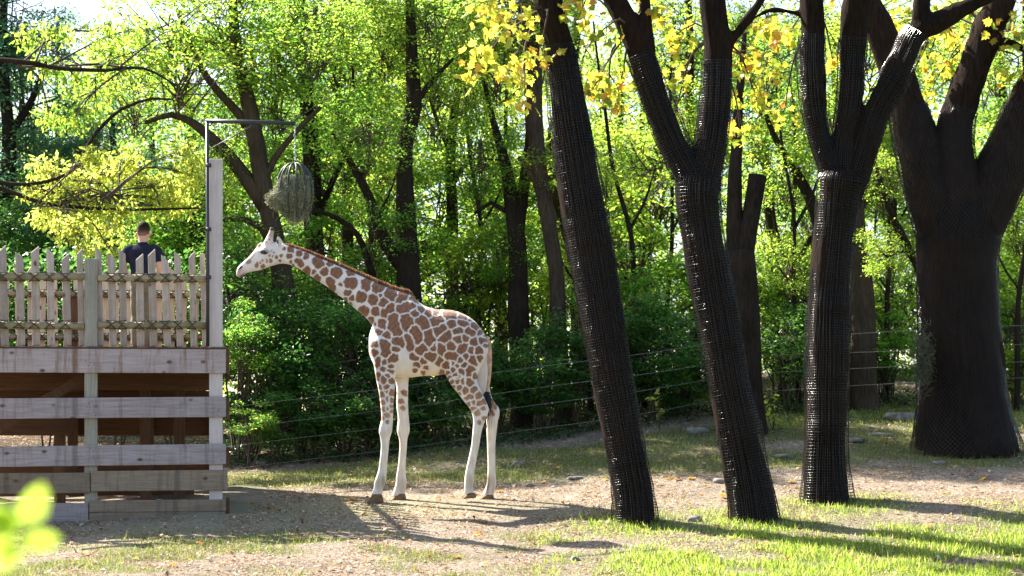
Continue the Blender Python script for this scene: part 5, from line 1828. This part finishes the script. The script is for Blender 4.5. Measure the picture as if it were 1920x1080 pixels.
for px in (408, 1150, 1385):
    Yw = float(wy(px)) + .03
    x = (px - 960) / F * Yw
    g = hz(x, Yw)
    mb = MB()
    t_ = np.interp(px, [380, 1120, 1313, 1960], [771, 674, 648, 610])
    top = P(px, t_ - 8, Yw)[2]
    mb.tube(np.array([[x, Yw, g - .3], [x, Yw, top]]) - o, .02, 6)
    obj('fence_post', mb.mesh('fence_post', [M['post_brown']]), wf)

# ------------------------------------------------------------------ grass, ivy, leaf litter
r = np.random.default_rng(55)


def in_view(X, Y, m=1.5):
    return abs(X) < 960 / F * Y + m


n = 900000
Yg = r.uniform(26.5, 48.5, n)
Xg = r.uniform(-1, 1, n) * (960 / F * Yg + 1.2)
g = grass_density(Xg, Yg)
keep = r.uniform(0, 1, n) < g ** 1.15 * np.interp(Yg, [26.5, 28.5, 29.5, 34, 40, 48], [.12, .34, .44, .4, .24, .18])
inplat = (Xg < -3.7) & (Yg > 34.2) & (Yg < 38.4)
keep &= ~inplat
Xg, Yg, g = Xg[keep], Yg[keep], g[keep]
p = np.stack([Xg, Yg, h(Xg, Yg) - .006], -1)
hh = (0.035 + .042 * g) * r.uniform(.5, 1.5, len(p)) * (1 + .6 * (r.random(len(p)) < .06))
dull = (Yg > 36.5) & (Yg < 43.5) | (Xg < 0.3)
nrm = r.normal(size=(len(p), 3)) * .38
nrm[:, 2] = 1
rot = basis(nrm, r.normal(size=(len(p), 3)))
for name, sel, mat, lab in (('grass', ~dull, 'grass', 'fresh green grass about the netted trees'), ('rough_grass', dull, 'grass_dull', 'thin dull grass on the bank and before the platform')):
    s3 = np.stack([hh[sel], np.full(sel.sum(), .13), hh[sel]], -1)
    v, f = scatter(BLADE, p[sel], rot[sel], s3)
    tag(obj(name, mesh_np(name, v, f, [M[mat]])), lab, None, None, 'stuff')

n = 320000
Yl = r.uniform(26.5, 52, n)
Xl = r.uniform(-1, 1, n) * (960 / F * Yl + 1.2)
dens = .3 + .6 * sstep(-.6, .6, snoise(Xl / .8, Yl / 1.2, 23)) - .25 * grass_density(Xl, Yl)
keep = (r.uniform(0, 1, n) < dens) & ~((Xl < -3.7) & (Yl > 34.2) & (Yl < 38.4))
Xl, Yl = Xl[keep], Yl[keep]
p = np.stack([Xl, Yl, h(Xl, Yl) + .004], -1)
nn = r.normal(size=(len(p), 3)) * .35
nn[:, 2] = 1
v, f = scatter(CHIP, p, basis(nn, r.normal(size=(len(p), 3))), r.uniform(.014, .05, len(p)) * np.where(r.random(len(p)) < .1, 2.0, 1))
tag(obj('leaf_litter', mesh_np('leaf_litter', v, f, [M['leaf_dry']])), 'dry brown leaf litter scattered over the earth', None, None, 'stuff')

n = 26000
Xi = r.uniform(-5.5, 9, n)
Yi = r.uniform(40.2, 49, n)
keep = (Yi > np.interp(Xi, [-5, -1, 3, 9], [40.8, 41.6, 44.3, 47])) & (snoise(Xi / .9, Yi / .9, 27) > -.4)
p = np.stack([Xi, Yi, h(Xi, Yi)], -1)[keep]
p[:, 2] += r.uniform(0, .16, len(p))
v, f = scatter(LEAF, p, leaf_rot(r, len(p), 1.0, .1), r.uniform(.05, .1, len(p)) * 1.1)
tag(obj('ivy', mesh_np('ivy', v, f, [M['ivy']])), 'dark ivy carpeting the bank under the shrubs', None, None, 'stuff')

# single large fallen leaves
fl = mesh_np('fallen_leaf', PLANE[0] * np.array([1, 1, 1.6]), PLANE[1], [M['leaf_fallen']])
spots = [(645, 936), (655, 942), (668, 938), (680, 966), (748, 988), (940, 922), (985, 925), (1018, 906), (896, 978), (905, 1002), (820, 936), (852, 1046), (812, 1046), (470, 945), (500, 952), (1290, 898), (1318, 910), (1312, 928), (1360, 932), (1272, 900),
         (1440, 902), (1478, 905), (1500, 878), (1595, 834), (1600, 876), (1530, 898), (1660, 1002), (1690, 1010), (1770, 925), (1835, 902), (1855, 868), (1240, 866), (1250, 900), (1350, 1065), (1345, 988), (1800, 1020), (1860, 1030), (1905, 1043), (1100, 924), (1060, 940), (1040, 880),
         (900, 1060), (560, 1010), (330, 1060), (160, 1040), (380, 1020), (250, 1050), (1610, 1052), (1480, 1048), (1290, 1040), (740, 912), (590, 930), (620, 928), (1130, 900), (1210, 890), (1680, 965), (1740, 990), (1570, 1010), (1420, 1030), (720, 1052)]
rr = random.Random(9)
for (px, py) in spots:
    # walk along the sight line to the ground
    for Y in np.arange(25, 46, .05):
        q = P(px, py, Y)
        if q[2] <= hz(q[0], q[1]) + .012:
            break
    s = rr.uniform(.08, .14)
    lf = obj('fallen_leaf', fl, None, (q[0], q[1], hz(q[0], q[1]) + .025), (rr.uniform(-.4, .4), rr.uniform(-.4, .2), rr.uniform(0, 6.28)), (s, s, s))
    tag(lf, 'single yellow or orange lobed leaf fallen on the ground', 'leaf', 'large fallen autumn leaves')

# stones
for kk, (px, py, w, hgt, lab) in enumerate([(1304, 978, 24, 16, 'small round tan stone in the grass between the two leaning netted trees'), (1078, 1052, 22, 12, 'small brown stone on bare earth before the first netted tree'), (1350, 905, 26, 12, 'grey stone lying behind the forked netted trunk'),
                                           (1308, 812, 46, 16, 'flat grey slab tilted on the bank behind the first netted tree'), (1385, 806, 50, 16, 'pale slab at the foot of the forked stump'), (1690, 786, 64, 18, 'broad low boulder in grass beside the huge plane'), (970, 874, 30, 14, 'dark stone on the bank behind the giraffe hind hooves'),
                                           (1650, 818, 44, 9, 'flat stone sunk in the path beside the huge plane'), (1080, 898, 40, 8, 'flat pale stone sunk in the earth beside the first netted trunk'), (1600, 828, 40, 9, 'sunken slab on the path behind the three limbed tree'), (990, 912, 24, 8, 'little flat stone on earth behind the giraffe'),
                                           (1470, 858, 46, 9, 'wide flat stone in the bare earth between netted trunks'), (488, 872, 26, 12, 'mossy stone under the lowest fence wire by the platform'), (1760, 870, 30, 9, 'grey stone at the foot of the huge plane')]):
    for Y in np.arange(25, 48, .05):
        q = P(px, py, Y)
        if q[2] <= hz(q[0], q[1]):
            break
    ww = w / F * Y
    hh_ = hgt / F * Y
    bm = bmesh.new()
    bmesh.ops.create_icosphere(bm, subdivisions=3, radius=.5)
    for vv in bm.verts:
        c = vv.co
        nz = 1 + .16 * float(snoise(c.x * 2.2 + kk, c.y * 2.2 + c.z * 2, kk)) + .05 * float(snoise(c.x * 7, c.z * 7 + c.y * 5, kk + 3))
        vv.co = Vector((c.x * nz * ww * 1.1, c.y * nz * ww * .8, max(-.35, min(.38, c.z * nz)) * hh_ * 1.5))
    sm = bpy.data.meshes.new('stone')
    bm.to_mesh(sm)
    bm.free()
    sm.polygons.foreach_set('use_smooth', np.ones(len(sm.polygons), bool))
    sm.materials.append(M['stone'])
    tag(obj('stone', sm, None, (q[0], q[1], hz(q[0], q[1]) + hh_ * .1), (0, 0, kk * 1.3)), lab, 'stone')

# ------------------------------------------------------------------ small yellow plant behind, sapling near the camera
def leafy_plant(name, label, px, py_top, Y, stems, leaf, mat, seed, n_leaf, group=None):
    rr = np.random.default_rng(seed)
    top = P(px, py_top, Y)
    g = hz(top[0], top[1])
    root = thing(name, label, 'plant', (top[0], top[1], g), group=group)
    H_ = top[2] - g
    for k in range(stems):
        e = np.array([rr.normal() * .12 * H_, rr.normal() * .1 * H_, H_ * rr.uniform(.7, 1)])
        q = catmull([[0, 0, -.03], e * .5 + rr.normal(size=3) * .03, e], .05)
        mb = MB()
        mb.tube(q, np.linspace(.008, .003, len(q)), 5)
        obj('stem', mb.mesh('stem', [M['twig']]), root)
        m = n_leaf // stems
        pp = q[rr.integers(len(q) // 3, len(q), m)] + rr.normal(size=(m, 3)) * .02
        rot = leaf_rot(rr, m, .6, .1)
        lm = mesh_np('leaf', LEAF[0] * leaf, LEAF[1], [M[mat]])
        for j in range(m):
            lo = obj('leaf', lm, root)
            mt = Matrix(rot[j].tolist()).to_4x4()
            mt.translation = Vector(pp[j])
            lo.matrix_local = mt
    return root


leafy_plant('young_plant', 'small bright plant sprouting on the bank left of the forked netted trunk', 1237, 715, 43.2, 3, .13, 'leaf_yellow', 71, 18)
leafy_plant('young_plant', 'little yellow leaved plant beside the forked stump', 1450, 735, 43.4, 4, .14, 'leaf_yellow', 72, 24)

# sapling close to the camera: only its top leaves reach into the picture
sx, sy = (20 - 960) / F * 4.4, 4.4
sg = hz(sx, sy)
sap = thing('sapling', 'blurred bright yellow green sapling leaves close by in the foreground', 'sapling', (sx, sy, sg))
top = P(28, 1000, 4.4) - np.array([sx, sy, sg])
mb = MB()
q = catmull([[.02, 0, -.05], [.0, .02, .6], [-.03, 0, 1.2], top - np.array([0.005, 0, .05]), top], .06)
mb.tube(q, np.linspace(.009, .003, len(q)), 6)
obj('stem', mb.mesh('stem', [M['twig']], True), sap)
lm = mesh_np('leaf', LEAF[0], LEAF[1], [M['grass']])
for (px, py, ang, s, tilt) in [(40, 985, 2.75, .085, .3), (45, 985, 1.15, .095, -.2), (42, 1012, -.1, .075, .2), (38, 1010, 3.3, .08, .3), (30, 1010, 4.4, .08, .1), (34, 1000, 2.2, .08, .4), (12, 985, 2.9, .08, .2)]:
    pos = Vector(P(px, py, 4.4 + tilt * .04) - np.array([sx, sy, sg]))
    d = np.array([[math.cos(ang), tilt * .4, math.sin(ang)]])
    rot = basis(np.array([[.25, -.85, -.35]]), d)[0]
    lo = obj('leaf', lm, sap)
    mt = Matrix(rot.tolist()).to_4x4() @ Matrix.Diagonal((s * .88, s * 1.15, s * .88, 1))
    mt.translation = pos
    lo.matrix_local = mt
for j in range(14):
    pp = q[random.randrange(4, len(q) - 3)]
    lo = obj('leaf', lm, sap)
    rot = leaf_rot(np.random.default_rng(j), 1, .6, .1)[0]
    mt = Matrix(rot.tolist()).to_4x4() @ Matrix.Diagonal((.06, .06, .06, 1))
    mt.translation = Vector(pp)
    lo.matrix_local = mt
bpy.context.view_layer.update()
